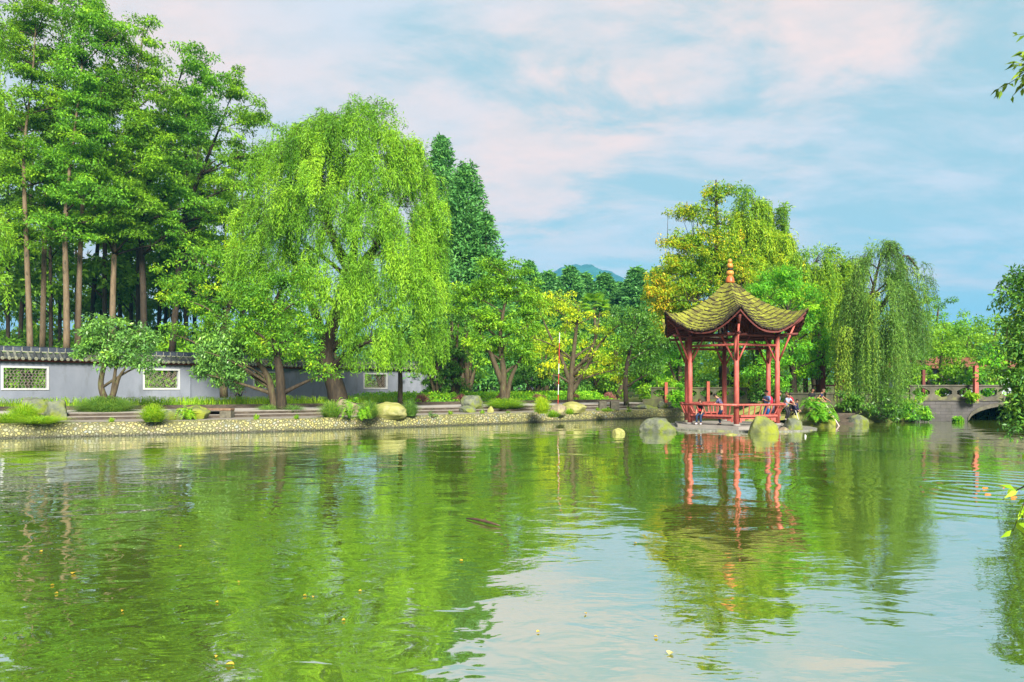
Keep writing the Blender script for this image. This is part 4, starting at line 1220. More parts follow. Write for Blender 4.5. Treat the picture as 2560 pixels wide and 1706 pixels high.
def person(label, loc, yaw, H, shirt, trousers, shoe, hair, lean=0, side=0, head=(0, 0), hands=((.24, -.05, .80), (-.24, -.05, .80)), feet=((.10, 0, 0), (-.10, 0, 0)), hip=.91, pelvis=(0, 0),
           skin='skin', sleeve=.6, long_hair=False, bun=False, knee=(0, -1, .15), skirt=None, long_sleeve=False, elbows=((.3, .8, -.35), (-.3, .8, -.35)), hairless=False, extra=None):
    """Pose in a local frame: facing -Y, own left = +X, for a 1.70 m body; scaled to H, turned by yaw degrees."""
    k = H / 1.70
    root = thing('person', label, 'person', tuple(loc))
    cy, sy = math.cos(math.radians(yaw)), math.sin(math.radians(yaw))
    Rm = np.array([[cy, -sy, 0], [sy, cy, 0], [0, 0, 1]])
    W = lambda V: (np.asarray(V, float) @ Rm.T) * k + np.array(loc)
    la, sa = math.radians(lean), math.radians(side)
    td = nrm(np.array([math.sin(sa), -math.sin(la), math.cos(la) * math.cos(sa)]))
    pel = np.array([pelvis[0], pelvis[1], hip]); wa = pel + td * .17; ch = pel + td * .36; nb = pel + td * .50
    hp = math.radians(lean * .6 + head[0]); hy = math.radians(head[1])
    nd = nrm(np.array([math.sin(sa) * .5 + math.sin(hy) * math.sin(hp) * .6, -math.sin(hp) * math.cos(hy), math.cos(hp)]))
    hf = np.array([math.sin(hy) * math.cos(hp), -math.cos(hy) * math.cos(hp), -math.sin(hp)])
    hf = nrm(hf - nd * hf.dot(nd)); hs = np.cross(nd, -hf)
    n1 = nb + nd * .075; jaw = n1 + nd * .045 + hf * .028; mid = n1 + nd * .125 + hf * .012; top = n1 + nd * .195 + hf * .004
    V = [pel, wa, ch, nb, n1, jaw, mid, top]; R = [.125, .112, .125, .072, .048, .058, .083, .058]
    E = [(0, 1), (1, 2), (2, 3), (3, 4), (4, 5), (5, 6), (6, 7)]
    arms, legs = [], []
    for sd, tgt, pole in ((1, hands[0], elbows[0]), (-1, hands[1], elbows[1])):
        s = pel + td * .455 + np.array([.165 * sd, 0, 0]); el, wr = two_bone(s, tgt, .285, .25, pole)
        fd = nrm(wr - el); side_ = nrm(np.cross(fd, np.array([0, 0, 1.0]) if abs(fd[2]) < .9 else np.array([1.0, 0, 0]))); pn = np.cross(side_, fd)
        pm = wr + fd * .075
        b = len(V); V += [s, el, wr, pm]; R += [.058, .041, .028, .030]; E += [(2, b), (b, b + 1), (b + 1, b + 2), (b + 2, b + 3)]
        for q, (o, ln) in enumerate(((-.028, .062), (-.010, .074), (.010, .070), (.028, .054))):
            f0 = pm + side_ * o * .9 + fd * .022; f1 = f0 + fd * ln * .55 - pn * .012; f2 = f1 + fd * ln * .4 - pn * .03
            c = len(V); V += [f0, f1, f2]; R += [.0095, .0085, .007]; E += [(b + 3, c), (c, c + 1), (c + 1, c + 2)]
        c = len(V); t0 = wr + fd * .03 + side_ * .03; V += [t0, t0 + fd * .035 + side_ * .022 - pn * .01]; R += [.011, .008]; E += [(b + 2, c), (c, c + 1)]
        arms.append((s, el, wr))
    for sd, ft in ((1, feet[0]), (-1, feet[1])):
        hj = pel + np.array([.092 * sd, 0, -.045]); an = np.array(ft, float) + np.array([0, 0, .075])
        kn, an = two_bone(hj, an, .42, .42, knee)
        toe = an + np.array([0.02 * sd, -.15, -.045])
        b = len(V); V += [hj, kn, an, toe]; R += [.092, .058, .038, .030]; E += [(0, b), (b, b + 1), (b + 1, b + 2), (b + 2, b + 3)]
        legs.append((hj, kn, an, toe))
    v, f = skin_shape([x for x in V], E, R)
    mesh('body', W(v), f, MT[skin], root, True)
    # clothes: their own shells just outside the body
    cv = [pel + td * .0 - np.array([0, 0, .03]), wa, ch, nb - td * .015]; cr = [.145, .135, .148, .090]; ce = [(0, 1), (1, 2), (2, 3)]
    for s, el, wr in arms:
        b = len(cv); cv.append(s); cr.append(.078); ce.append((2, b))
        if long_sleeve:
            cv += [el, el + (wr - el) * .92]; cr += [.058, .044]; ce += [(b, b + 1), (b + 1, b + 2)]
        else:
            cv.append(s + (el - s) * sleeve); cr.append(.066); ce.append((b, b + 1))
    v, f = skin_shape(cv, ce, cr); mesh('shirt', W(v), f, MT[shirt], root, True)
    if skirt:
        m = MB(); p0, p1 = pel + np.array([0, 0, .10]), (legs[0][2] + legs[1][2]) / 2 + np.array([0, 0, .22])
        m.tube(W([p0, p0 * .6 + p1 * .4, p1]), np.array([.15, .20, .25]) * k, 14); m.build('skirt', MT[skirt], root, True)
    cv = [pel + td * .05, pel - np.array([0, 0, .03])]; cr = [.132, .128]; ce = [(0, 1)]
    for hj, kn, an, toe in legs:
        b = len(cv); cv += [hj, kn, an + np.array([0, 0, .02])]; cr += [.105, .071, .052]; ce += [(1, b), (b, b + 1), (b + 1, b + 2)]
    v, f = skin_shape(cv, ce, cr); mesh('trousers', W(v), f, MT[trousers], root, True)
    for hj, kn, an, toe in legs:
        fd = nrm((toe - an) * np.array([1, 1, 0])); v, f = skin_shape([an - fd * .06 + np.array([0, 0, -.030]), an + np.array([0, 0, -.022]) + fd * .03, an + fd * .15 + np.array([0, 0, -.040])], [(0, 1), (1, 2)], [.047, .052, .040])
        v[:, 2] = np.maximum(v[:, 2], an[2] - .076); mesh('shoe', W(v), f, MT[shoe], root, True)
    # hair as a cap around the skull, open over the face
    hm, hF = ico(); hm = hm * np.array([.094, .108, .112])
    loc3 = hm[:, :1] * hs + hm[:, 1:2] * (-hf) + hm[:, 2:] * nd
    lift = .0 if not hairless else -.014
    hv = mid + loc3 * (1 + lift * 5) - hf * .010 + nd * .012
    cf = (hm[hF].mean(1)); faceward = -cf[:, 1] / .108; upw = cf[:, 2] / .112
    keep = (faceward < .30 + .0 * upw) & (upw > (-.75 if long_hair else -.30)) | (upw > .52)
    idx = hF[keep]; used = np.unique(idx); mp = np.full(len(hv), -1); mp[used] = np.arange(len(used))
    ho = mesh('hair', W(hv[used]), [tuple(t) for t in mp[idx]], MT[hair], root, True)
    if long_hair:
        m = MB(); m.tube(W([mid - hf * .05 + nd * .02, mid - hf * .085 - nd * .10, nb - hf * .09 - nd * .05, nb - hf * .11 - nd * .20]), np.array([.075, .078, .07, .035]) * k, 10); m.build('long_hair', MT[hair], ho, True)
    if bun:
        m = MB(); c = W([mid - hf * .115 + nd * .03])[0]; m.lathe([(.005, -.045), (.04, -.03), (.052, 0), (.04, .03), (.005, .045)], c, 10); m.build('bun', MT[hair], ho, True)
        m = MB(); c = W([mid - hf * .10 + nd * .005])[0]; m.lathe([(.03, -.012), (.058, -.006), (.058, .006), (.03, .012)], c, 10); m.build('hair_band', MT['white_frame'], ho, True)

    def blob(nm, c, s, mat):
        v, f = ico(); o = mesh(nm, W(c + (v * s)[:, :1] * hs + (v * s)[:, 1:2] * hf + (v * s)[:, 2:] * nd), [tuple(t) for t in f], MT[mat], root, True); return o
    for sg in (-1, 1):
        blob('eye', mid + hf * .086 + hs * .031 * sg + nd * .010, (.012, .008, .007), 'eye')
        blob('ear', mid + hs * .087 * sg - nd * .005 - hf * .005, (.010, .020, .030), skin)
    blob('nose', mid + hf * .094 - nd * .018, (.012, .018, .020), skin)
    blob('mouth', mid + hf * .078 - nd * .058, (.024, .012, .006), 'lip')
    if extra: extra(root, W, dict(pel=pel, ch=ch, nb=nb, td=td, arms=arms, legs=legs, mid=mid))
    return root


def yaw_to(dx, dy):
    return math.degrees(math.atan2(dx, -dy))


def build_people():
    # girl on the bench, facing out over the water
    a, b = hexp(2.5, TH0 - 60), hexp(2.5, TH0); o = nrm((a + b) / 2 - PC); g = a + (b - a) * .27 + o * .03

    def rest(root, W, J):
        l1, r1 = J['arms'][0][2], J['arms'][1][2]
    gx = person('young woman in black top and jeans sitting on the pavilion bench, red bag on lap', (*g, .2), yaw_to(*o), 1.62, 'shirt_black', 'jeans', 'white_shoe', 'hair_brown', lean=16, head=(26, 4),
                hands=((.13, -.34, .60), (-.16, -.36, .56)), feet=((.15, -.44, .02), (-.13, -.36, .02)), hip=.655, pelvis=(0, 0), long_hair=True, knee=(0, -1, .9), sleeve=.72,
                elbows=((.9, .2, -.3), (-.9, .2, -.3)))
    bg = MB(); c = np.r_[g + o * .26, .2 + .745]; e = np.array([-o[1], o[0]])
    bg.obox(c, (.17, .07, .11), np.array([[e[0], o[0], 0], [e[1], o[1], 0], [0, 0, 1]])); bo = bg.build('handbag', MT['red_bag'], origin=tuple(c))
    md = bo.modifiers.new('soft', 'BEVEL'); md.width = .025; md.segments = 3
    tag(bo, 'small red bag held on the lap of the seated young woman', 'bag')
    h = MB(); t = np.linspace(0, PI, 9); h.tube(np.stack([c[0] + e[0] * .06 * np.cos(t), c[1] + e[1] * .06 * np.cos(t), c[2] + .05 + .05 * np.sin(t)], 1), .010, 6); h.build('strap', MT['red_bag'], bo, True)
    Y = 34.9
    person('man in navy patterned shirt bending forward inside the pavilion, seen from behind', (P(1801, 0, Y)[0], Y, .2), yaw_to(-.9, .25), 1.72, 'camo', 'jeans', 'black_shoe', 'hair', lean=24, head=(30, 10),
           hands=((.16, -.50, 1.0), (-.16, -.48, 1.0)), hip=.88, pelvis=(0, .10), sleeve=.8)
    Y = 36.0

    def pack(root, W, J):
        m = MB(); back = J['ch'] - J['td'] * .05 + np.array([0, .20, 0]); m.tube(W([back + J['td'] * .19, back + J['td'] * .10, back - J['td'] * .12, back - J['td'] * .2]), np.array([.08, .135, .15, .10]), 10); o = m.build('backpack', MT['crimson'], root, True)
        for s in (-1, 1):
            m = MB(); q = np.array([.10 * s, 0, 0]); m.tube(W([back + q + J['td'] * .16, J['nb'] + q * 1.1 - J['td'] * .02 + np.array([0, .02, .03]), J['ch'] + q * 1.2 + np.array([0, -.155, .02]), J['ch'] + q * 1.4 + np.array([0, -.06, -.2])]), .018, 6); m.build('strap', MT['crimson'], o, True)
    person('woman in blue top and bright blue trousers with a crimson backpack', (P(1919, 0, Y)[0], Y, .2), yaw_to(-.8, -.35), 1.76, 'blue', 'bright_blue', 'white_shoe', 'hair', lean=6, head=(8, 0),
           hands=((.20, -.34, 1.22), (-.22, -.30, 1.12)), bun=True, sleeve=.7, extra=pack)
    Y = 36.7
    person('woman in a long pale blue dress behind the right front pavilion column', (P(1939, 0, Y)[0], Y, .2), yaw_to(.6, -.6), 1.76, 'light_dress', 'light_dress', 'black_shoe', 'hair', lean=14, head=(20, 0),
           hands=((.22, -.28, 1.05), (-.20, -.26, 1.0)), skirt='light_dress', sleeve=.9)
    Y = 35.55
    person('girl in pale shirt and black trousers leaning on the right end of the rail', (P(1966, 0, Y)[0], Y, .42), yaw_to(.55, -.85), 1.50, 'pale_blue', 'charcoal', 'white_shoe', 'hair', lean=28, head=(18, 0),
           hands=((.14, -.42, .98), (-.16, -.42, .98)), hip=.86, pelvis=(0, .10), elbows=((.8, -.2, -.6), (-.8, -.2, -.6)))
    Y = 37.6
    person('brown haired woman bending down behind the girl at the rail', (P(1977, 0, Y)[0], Y, .45), yaw_to(-.9, -.3), 1.62, 'crimson', 'charcoal', 'black_shoe', 'hair_brown', lean=40, head=(10, 0), hands=((.2, -.5, .7), (-.2, -.45, .7)), hip=.85, pelvis=(0, .15), long_hair=True)
    Y = 36.9
    person('boy in navy jacket crouching on the rocks with a short pale pole', (P(1983, 0, Y)[0], Y, .62), yaw_to(.5, -.85), 1.36, 'navy', 'charcoal', 'black_shoe', 'hair', lean=30, head=(12, 0),
           hands=((.12, -.42, .36), (-.06, -.44, .34)), hip=.38, pelvis=(0, .05), feet=((.13, -.06, 0), (-.13, -.02, 0)), knee=(0, -1, .5), long_sleeve=True)
    m = MB(); m.tube([P(1989, 1027, 36.5), P(1998, 1056, 35.9)], .016, 8); o = m.build('fishing_pole', MT['pole_white'], origin=tuple(P(1989, 1027, 36.5))); tag(o, 'short white pole held by the crouching boy in navy', 'pole')
    Y = 40.2

    def cam(root, W, J):
        m = MB(); c = np.array([.02, -.30, 1.06]); m.obox(W([c])[0], (.14, .08, .10)); o = m.build('camera', MT['black_shoe'], root)
        m = MB(); m.lathe([(.035, -.04), (.035, .04)], W([c + np.array([0, -.08, 0])])[0], 12); m.build('lens', MT['black'], o)
        m = MB(); m.tube(W([c + np.array([.06, 0, .03]), J['ch'] + np.array([.10, -.16, 0]), J['nb'] + np.array([.08, -.03, .01]), J['nb'] + np.array([-.08, -.03, .01]), J['ch'] + np.array([-.07, -.16, -.05]), c + np.array([-.06, 0, .03])]), .012, 5); m.build('strap', MT['charcoal'], o)
    person('man in black shirt holding a camera in front of him, beside a shaved man', (P(2029, 0, Y)[0], Y, .36), yaw_to(.30, -.95), 1.72, 'shirt_black', 'charcoal', 'black_shoe', 'hair', lean=4, head=(14, 0), skin='skin_b',
           hands=((.10, -.28, 1.02), (-.12, -.27, 1.02)), extra=cam)
    Y = 40.5
    person('man with shaved head in dark navy shirt leaning towards the water', (P(2049, 0, Y)[0], Y, .36), yaw_to(.92, -.4), 1.72, 'navy', 'charcoal', 'black_shoe', 'shaved', lean=20, head=(22, 0), skin='skin_b', hairless=True,
           hands=((.18, -.48, 1.0), (-.2, -.34, .9)), pelvis=(0, .08))
    Y = 39.0; hx = P(2065, 1012, 38.7); lx = P(2044, 0, Y)[0]
    person('child in yellow and cream top reaching out with a long pale pole', (lx, Y, .56), yaw_to(.75, -.65), 1.20, 'yellow', 'cream', 'white_shoe', 'hair', lean=10, head=(12, 0),
           hands=((.46, -.46, 1.03), (.16, -.50, 1.0)), elbows=((.5, .3, -.5), (-.5, .3, -.5)))
    m = MB(); m.tube([hx + (hx - P(2098, 1066, 37.7)) * .06, P(2098, 1066, 37.7)], .021, 8); o = m.build('net_pole', MT['pole_pink'], origin=tuple(hx)); tag(o, 'long pale pink pole slanting down into the water from the child', 'pole')
    Y = 46.4
    person('person in a bright red top in the shade under the willow', (P(2113, 0, Y)[0], Y, 1.3), yaw_to(-.6, -.8), 1.70, 'red_cloth', 'charcoal', 'black_shoe', 'hair', lean=6)
    Y = 48.3
    person('person in dark clothes behind the shaded table under the trees', (P(2093, 0, Y)[0], Y, 1.3), yaw_to(.2, -1), 1.62, 'charcoal', 'charcoal', 'black_shoe', 'hair')
    Y = 47.0
    person('person in a teal top half hidden by hanging willow strands', (P(2151, 0, Y)[0], Y, 1.3), yaw_to(-.3, -1), 1.55, 'teal', 'charcoal', 'black_shoe', 'hair')
# ------------------------------------------------------------------ placing things
def gpt(px, py, z):
    Y = ground_depth(py, z); p = P(px, py, Y); return p


def build_rocks():
    r = rock
    r('big grey green boulder with a mossy foot, left of the twin rock on the paving', 50, 128, 994, 1046, 32.2, 'rock_grey', 1, .6, .8)
    r('rounded grey boulder leaning on the bigger mossy one at far left', 112, 170, 999, 1048, 31.6, 'rock_grey', 2, .6, .85)
    r('yellowish boulder cut off by the left edge among grass', -24, 12, 1034, 1058, 29.4, 'rock_moss', 3, .6)
    r('small angular grey rock on the quay between a tuft and a fern', 404, 459, 1022, 1054, 32.0, 'rock_grey', 4, .6)
    r('pale lime boulder right of the fern, next to the stone bench', 458, 524, 1014, 1052, 33.0, 'rock_moss', 5, .6)
    r('brown tan boulder in front of the willow trunk', 822, 897, 998, 1042, 37.2, 'rock_tan', 6, .6)
    r('large yellow lichen boulder on the quay edge, right of the tan one', 915, 1019, 1005, 1054, 36.4, 'rock_lime', 7, .55, .75)
    r('tall grey green boulder on the quay below the round layered tree', 1150, 1208, 988, 1033, 42.5, 'rock_grey', 8, .6)
    r('low smooth grey rock at the foot of the tall grey green boulder', 1146, 1191, 1014, 1034, 41.3, 'rock_grey', 9, .6)
    r('small upright pointed ochre stone standing on the quay', 1218, 1235, 1016, 1038, 41.2, 'rock_lime', 10, .6, .6, peak=.05)
    r('smooth tan boulder sloping over the quay edge by the striped pole', 1370, 1417, 1010, 1044, 42.6, 'rock_tan', 11, .5)
    r('flat pale yellow boulder right of the striped pole', 1401, 1468, 1004, 1031, 43.9, 'rock_lime', 12, .6)
    r('long grey green boulder on the far quay left of the pavilion', 1576, 1646, 1010, 1034, 48.4, 'rock_grey', 13, .58)
    r('upright dark green boulder between two grey ones at the terrace wall', 1644, 1672, 1000, 1030, 49.6, 'rock_grey', 14, .6)
    r('faceted pale boulder seen behind the left column of the pavilion', 1666, 1724, 1008, 1036, 49.2, 'rock_grey', 15, .55)
    r('small pale rock alone in the water left of the pavilion', 1530, 1567, 1070, 1089, 31.2, 'rock_lime', 16, 0, sink=.3)
    r('broad pale boulder in the water with yellow moss at its foot', 1596, 1686, 1044, 1081, 33.0, 'rock_grey', 17, 0, sink=.4)
    r('large lime mossy boulder in the water in front of the pavilion', 1870, 1956, 1040, 1087, 31.7, 'rock_moss', 18, 0, .8, sink=.4, peak=-.18)
    r('round grey boulder at the right foot of the pavilion', 1957, 2004, 1045, 1080, 33.6, 'rock_grey', 19, 0, sink=.3)
    r('flat pale stone just awash in front of the deck', 1806, 1849, 1083, 1091, 30.8, 'rock_lime', 20, -.02, sink=.2)
    r('flat stone slab beside the right front column', 1938, 1978, 1068, 1080, 33.2, 'rock_tan', 21, .02, sink=.2)
    r('big planted boulder with ferns right of the pavilion', 1990, 2086, 1014, 1068, 37.6, 'rock_moss', 22, 0, .7, sink=.4)
    r('pale upright rock beside the crouching boy', 1966, 2000, 1018, 1064, 37.4, 'rock_lime', 23, 0, .7, sink=.4)
    r('smooth grey green boulder at the water below the willow', 2120, 2172, 1036, 1061, 39.0, 'rock_grey', 24, 0, sink=.3)
    r('squared mossy block right of the planted boulder', 2060, 2082, 1024, 1062, 38.0, 'mossy_stone', 25, 0, .9, sink=.3)
    r('brown boulder under the pavilion deck at the back', 1760, 1812, 1052, 1072, 40.8, 'rock_grey', 26, 0, sink=.3)


def build_left_border():
    # mondo grass bed behind the kerb, narrow hedge of ground cover further right
    n = 15000
    t = RNG.random(n); i = t * (len(Q) - 1); k = np.minimum(i.astype(int), len(Q) - 2); f = (i - k)[:, None]
    base = Q[k] * (1 - f) + Q[k + 1] * f + (QN[k] * (1 - f) + QN[k + 1] * f) * RNG.uniform(8.0, 10.2, n)[:, None]
    px = 1280 + F * base[:, 0] / base[:, 1]
    keep = (px < 985 + RNG.normal(0, 20, n)) & (px > -80)
    base = base[keep]; b3 = np.c_[base, np.full(len(base), 1.12)]
    b3[:, 2] -= .12 * (1 - np.array([mnoise.noise(Vector((p[0] * .9, p[1] * .9, 2))) for p in b3])); grass_patch('border_grass', b3, .18, .62, 'grass', .7, .03, .48, label='strip of long green border grass under the grey garden wall', cat='grass', kind='stuff')
    # ground cover under the middle trees
    n = 5200
    t = RNG.random(n); i = t * (len(Q) - 1); k = np.minimum(i.astype(int), len(Q) - 2); f = (i - k)[:, None]
    d = RNG.uniform(8.1, 14.5, n)
    base = Q[k] * (1 - f) + Q[k + 1] * f + (QN[k] * (1 - f) + QN[k + 1] * f) * d[:, None]
    px = 1280 + F * base[:, 0] / base[:, 1]
    keep = (px > 920 + RNG.normal(0, 25, n)) & (px < 1720); base = base[keep]; d = d[keep]
    z = 1.10 + .08 * sst(d, 8.1, 9) + .42 * sst(d, 9.6, 10.4)
    C = np.c_[base, z]; lv = Leaves()
    clump_leaves(lv, C, np.full(len(C), .30), 14, .17, .085, .6, bias=.50)
    o = lv.build('ground_cover', MT['cover'], origin=tuple(C.mean(0))); tag(o, 'bed of low bright green ground cover under the middle trees', 'ground cover', kind='stuff')
    # clipped purple bushes
    spots = [(1056, 983, 1001, 'just right of the dark young willow'), (1153, 978, 999, 'behind the tall grey boulder'), (1253, 976, 998, 'behind the trunk of the round layered tree'), (1348, 980, 994, 'left of the striped pole'),
             (1434, 977, 996, 'behind the yellow tree trunk'), (1581, 979, 995, 'just right of the slim dark trunk'), (1644, 979, 993, 'left of the red post at the terrace')]
    line = qoff(9.0); lpx = 1280 + F * line[:, 0] / line[:, 1]
    for px, y0, y1, wh in spots:
        x, yq = float(np.interp(px, lpx, line[:, 0])), float(np.interp(px, lpx, line[:, 1]))
        bush('purple_bush', 'round clipped purple bush ' + wh, 'bush', (x, yq, 1.14), .46, .46, .66, 'purple', .18, 1.5, 70, .085, .045, group='clipped purple bushes')
    # small reddish shrub by the wall
    Y = 43.4; c = P(598, 996, Y); c[2] = 1.15
    bush('small_shrub', 'small reddish twiggy shrub in front of the grey wall', 'shrub', c, .55, .5, 1.35, 'purple', .24, .7, 26, .09, .04, stemn=14, bark='bark_dark')


def build_furniture():
    # granite bench on the paving
    Y = 34.1; x0, x1 = P(484, 0, Y)[0], P(582, 0, Y)[0]; zt = .6 + .5
    b = thing('stone_bench', 'brown granite slab bench on block legs beside the lime boulder', 'bench', ((x0 + x1) / 2, Y, .6))
    e = nrm(Q[20] - Q[14]); R3 = np.array([[1, 0, 0], [0, 1, 0], [0, 0, 1]])
    m = MB(); m.obox(((x0 + x1) / 2, Y, 1.03), (x1 - x0, .52, .11)); o = m.build('seat', MT['bench'], b); md = o.modifiers.new('worn', 'BEVEL'); md.width = .02; md.segments = 2
    for x in (x0 + .30, x1 - .29):
        m = MB(); m.obox((x, Y, .79), (.56, .46, .37)); o = m.build('leg', MT['bench_leg'], b); md = o.modifiers.new('worn', 'BEVEL'); md.width = .02; md.segments = 2
    for lab, a, bb in (('square dark stone seat on the far quay, the left of the pair', 1497, 1516), ('square dark stone seat on the far quay, the right of the pair', 1526, 1547)):
        Y = 45.9; xa, xb = P(a, 0, Y)[0], P(bb, 0, Y)[0]
        m = MB(); m.obox(((xa + xb) / 2, Y, .90), (xb - xa, .5, .62)); o = m.build('stone_stool', MT['bench_leg'], origin=((xa + xb) / 2, Y, .6)); tag(o, lab, 'stone stool', 'stone stools on the far quay'); md = o.modifiers.new('worn', 'BEVEL'); md.width = .03; md.segments = 2
    # striped pole
    Y = 44.6; pr_ = .028; a, c = P(1395, 1013, Y), P(1399, 832, Y)
    p = thing('striped_pole', 'tall thin red and white banded pole standing on the quay', 'pole', tuple(a))
    for i in range(7):
        m = MB(); m.tube([a + (c - a) * i / 7, a + (c - a) * (i + 1) / 7], pr_, 10); m.build('band', MT['pole_red' if i in (0, 2, 4) else 'pole_white'] if i < 5 else MT['pole_red' if i == 5 else 'pole_white'], p)
    # planting rings round the quay trees
    def ring(label, px, pyc, rpx, Y, h=.14, sq=False):
        c = P(px, pyc, Y); r = rpx / F * Y
        m = MB()
        if sq: m.obox((c[0], Y, .6 + h / 2), (2 * r, 1.5, h))
        else: m.lathe([(r, 0), (r, h), (r - .12, h), (r - .12, h - .06)], (c[0], Y, .6), 28)
        o = m.build('planter', MT['step'], origin=(c[0], Y, .6)); tag(o, label, 'planter'); return np.array([c[0], Y, .6 + h])
    c = ring('round low planter under the small twisted tree', 265, 1045, 56, 34.2)
    tuft('thick round skirt of dark grass around the small twisted tree', c, 4200, 1.35, .85, 'grass_deep', .45, w=.024)
    c = ring('rectangular brown planter box at the foot of the yellow green tree', 706, 1036, 48, 36.8, .17, True)
    for dx, lab in ((-.75, 'small dark grass clump left of the yellow green tree trunk'), (.62, 'small dark grass clump right of the yellow green tree trunk')):
        tuft(lab, c + np.array([dx, -.1, -.02]), 700, .55, .42, 'grass_deep', .8, w=.018, bias=.3)
    c = ring('low planter under the round layered tree', 1262, 1026, 38, 44.0)
    tuft('soft bright grass skirt under the round layered tree', c, 2600, 1.2, .62, 'grass', .6, w=.028)
    # grass, ferns and small plants by the rocks
    tf = lambda lab, px, py, z, n, r, h, mat='grass', **k: tuft(lab, gpt(px, py, z) + np.array([-.2, .38, 0]), n, r, h, mat, **k)
    tf('tall lime grass clump in front of the far left boulders', 58, 1056, .60, 1350, 0.57, 0.75, bias=.62)
    tf('low spreading lime grass at the left quay edge', 100, 1061, .58, 1050, 0.68, 0.32, bias=.6, spread=1.1)
    tf('lime grass clump at the left frame edge', 12, 1060, .58, 1050, 0.68, 0.43, bias=.55)
    tf('lime green grass clump left of the angular grey rock', 383, 1056, .60, 1350, 0.45, 0.72, bias=.62, spread=.8)
    tf('dark arching grass clump left of the tan boulder', 832, 1046, .58, 1200, 0.46, 0.80, 'grass_deep', spread=.9)
    tf('arching grass clump between the tan boulder and the lichen boulder', 928, 1047, .56, 1200, 0.46, 0.80, 'grass_deep', spread=.9)
    tf('dark grass clump right of the lichen boulder', 1031, 1041, .60, 1050, 0.43, 0.75, 'grass_deep', spread=.7, bias=.3)
    tf('pale yellow spiky clump left of the sloping tan boulder', 1364, 1035, .60, 750, 0.38, 0.90, bias=.8, spread=.9, w=.03)
    tf('thin weeds on the quay edge under the sloping boulder', 1392, 1044, .45, 450, 0.41, 0.36)
    tf('low weeds in front of the flat pale boulder', 1434, 1037, .55, 390, 0.27, 0.32)
    tf('weeds on the far quay in front of the long grey boulder', 1528, 1030, .58, 390, 0.47, 0.20)
    fern('leafy fern in front of the pale lime boulder', gpt(468, 1050, .6), 26, .75, bias=.6, L=.06, h=.75)
    fern('bright fern right of the tan boulder', gpt(874, 1046, .58), 24, .70, bias=.55, L=.065, h=.8)
    fern('trailing fern leaning over the quay edge', gpt(905, 1049, .56), 18, .60, bias=.55, L=.06)
    c = gpt(108, 1050, .6); bush('sapling', 'thin leafy sapling growing in front of the two left boulders', 'shrub', c, .36, .3, 1.02, 'leaf_mid', .18, .8, 26, .10, .045)
    c = gpt(1080, 1045, .58); bush('sapling', 'slender weed sapling on the bare quay edge', 'shrub', c, .26, .24, .75, 'leaf_dark', .15, .6, 22, .09, .035)
    c = gpt(1572, 1030, .6); bush('sapling', 'small sapling beside the far long boulder', 'shrub', c, .18, .18, .7, 'leaf_mid', .14, .6, 22, .09, .035)
    # fern cover of the planted boulder
    for px, py, r, n, z, lab in ((2030, 1020, .80, 26, 1.05, 'upper'), (2052, 1035, .75, 24, .85, 'middle'), (2040, 1052, .70, 22, .40, 'lower'), (2068, 1052, .65, 20, .45, 'right hand')):
        Y = 37.0 if z > .5 else 36.6; c = P(px, py, Y)
        fern(lab + ' fern spilling over the planted boulder by the pavilion', c, n, r, bias=.42, L=.08, h=.45)
    rg = np.random.default_rng(3)
    for px in (205, 300, 620, 760, 1110, 1205, 1300, 1330, 1490, 1540):
        j = int(np.abs(1280 + F * Q[:, 0] / Q[:, 1] - px).argmin()); f = Q[j] + QN[j] * rg.uniform(.05, .5)
        tuft('small green weed rooted along the top of the cobbled quay edge', (f[0] + rg.normal(0, .3), f[1], .60), 90, .16, rg.uniform(.12, .3), 'grass', group='weeds along the quay edge', name='weed_tuft')
    # things in and on the water
    o = rock('white foam ball floating on the pond right of the pavilion', 2011, 2016, 1087, 1091, 29.6, 'float', 77, 0, 1, name='foam_float', sink=.05)
    o['category'] = 'float'
    m = MB(); c = P(2064, 1032, 37.6); m.lathe([(.01, -.10), (.05, -.07), (.065, 0), (.05, .07), (.01, .10)], c, 12); m.tube([c, c + np.array([.30, .0, .01])], .015, 6); o = m.build('toy_net', MT['blue_toy'], origin=tuple(c)); tag(o, 'small blue toy lying by the planted boulder', 'toy')
    c = gpt(2150, 985, 1.5); m = MB(); Yc = 45.6; c = P(2152, 984, Yc); m.obox((c[0], Yc, 1.42), (.62, .5, .05))
    for dx in (-.28, .28): m.obox((c[0] + dx, Yc, 1.55), (.05, .5, .22))
    for dz in (1.50, 1.58, 1.66): m.obox((c[0], Yc - .23, dz), (.60, .03, .045))
    o = m.build('crate', MT['yellow_crate'], origin=(c[0], Yc, 1.4)); tag(o, 'yellow slatted crate on the terrace behind willow strands', 'crate')
    m = MB(); c = P(2109, 986, 45.8); m.lathe([(.13, 0), (.16, .36), (.14, .37)], (c[0], 45.8, 1.34), 14); o = m.build('bucket', MT['orange'], origin=(c[0], 45.8, 1.34)); tag(o, 'orange bucket in the shade beside the red clad person', 'bucket')
    # driftwood in the open water
    a, b = P(1166, 1296, ground_depth(1296, 0.02)), P(1251, 1315, ground_depth(1315, 0.02)); d = b - a
    m = MB(); m.tube([a, a + d * .3 + np.array([0, .02, .015]), a + d * .7 + np.array([0, -.02, .02]), b], [.010, .020, .021, .008], 8); m.tube([a + d * .45, a + d * .5 + np.array([.05, .05, .05])], [.012, .006], 5)
    o = m.build('driftwood', MT['stick'], origin=tuple(a), smooth=True); tag(o, 'dark stick drifting in the open green water', 'driftwood')
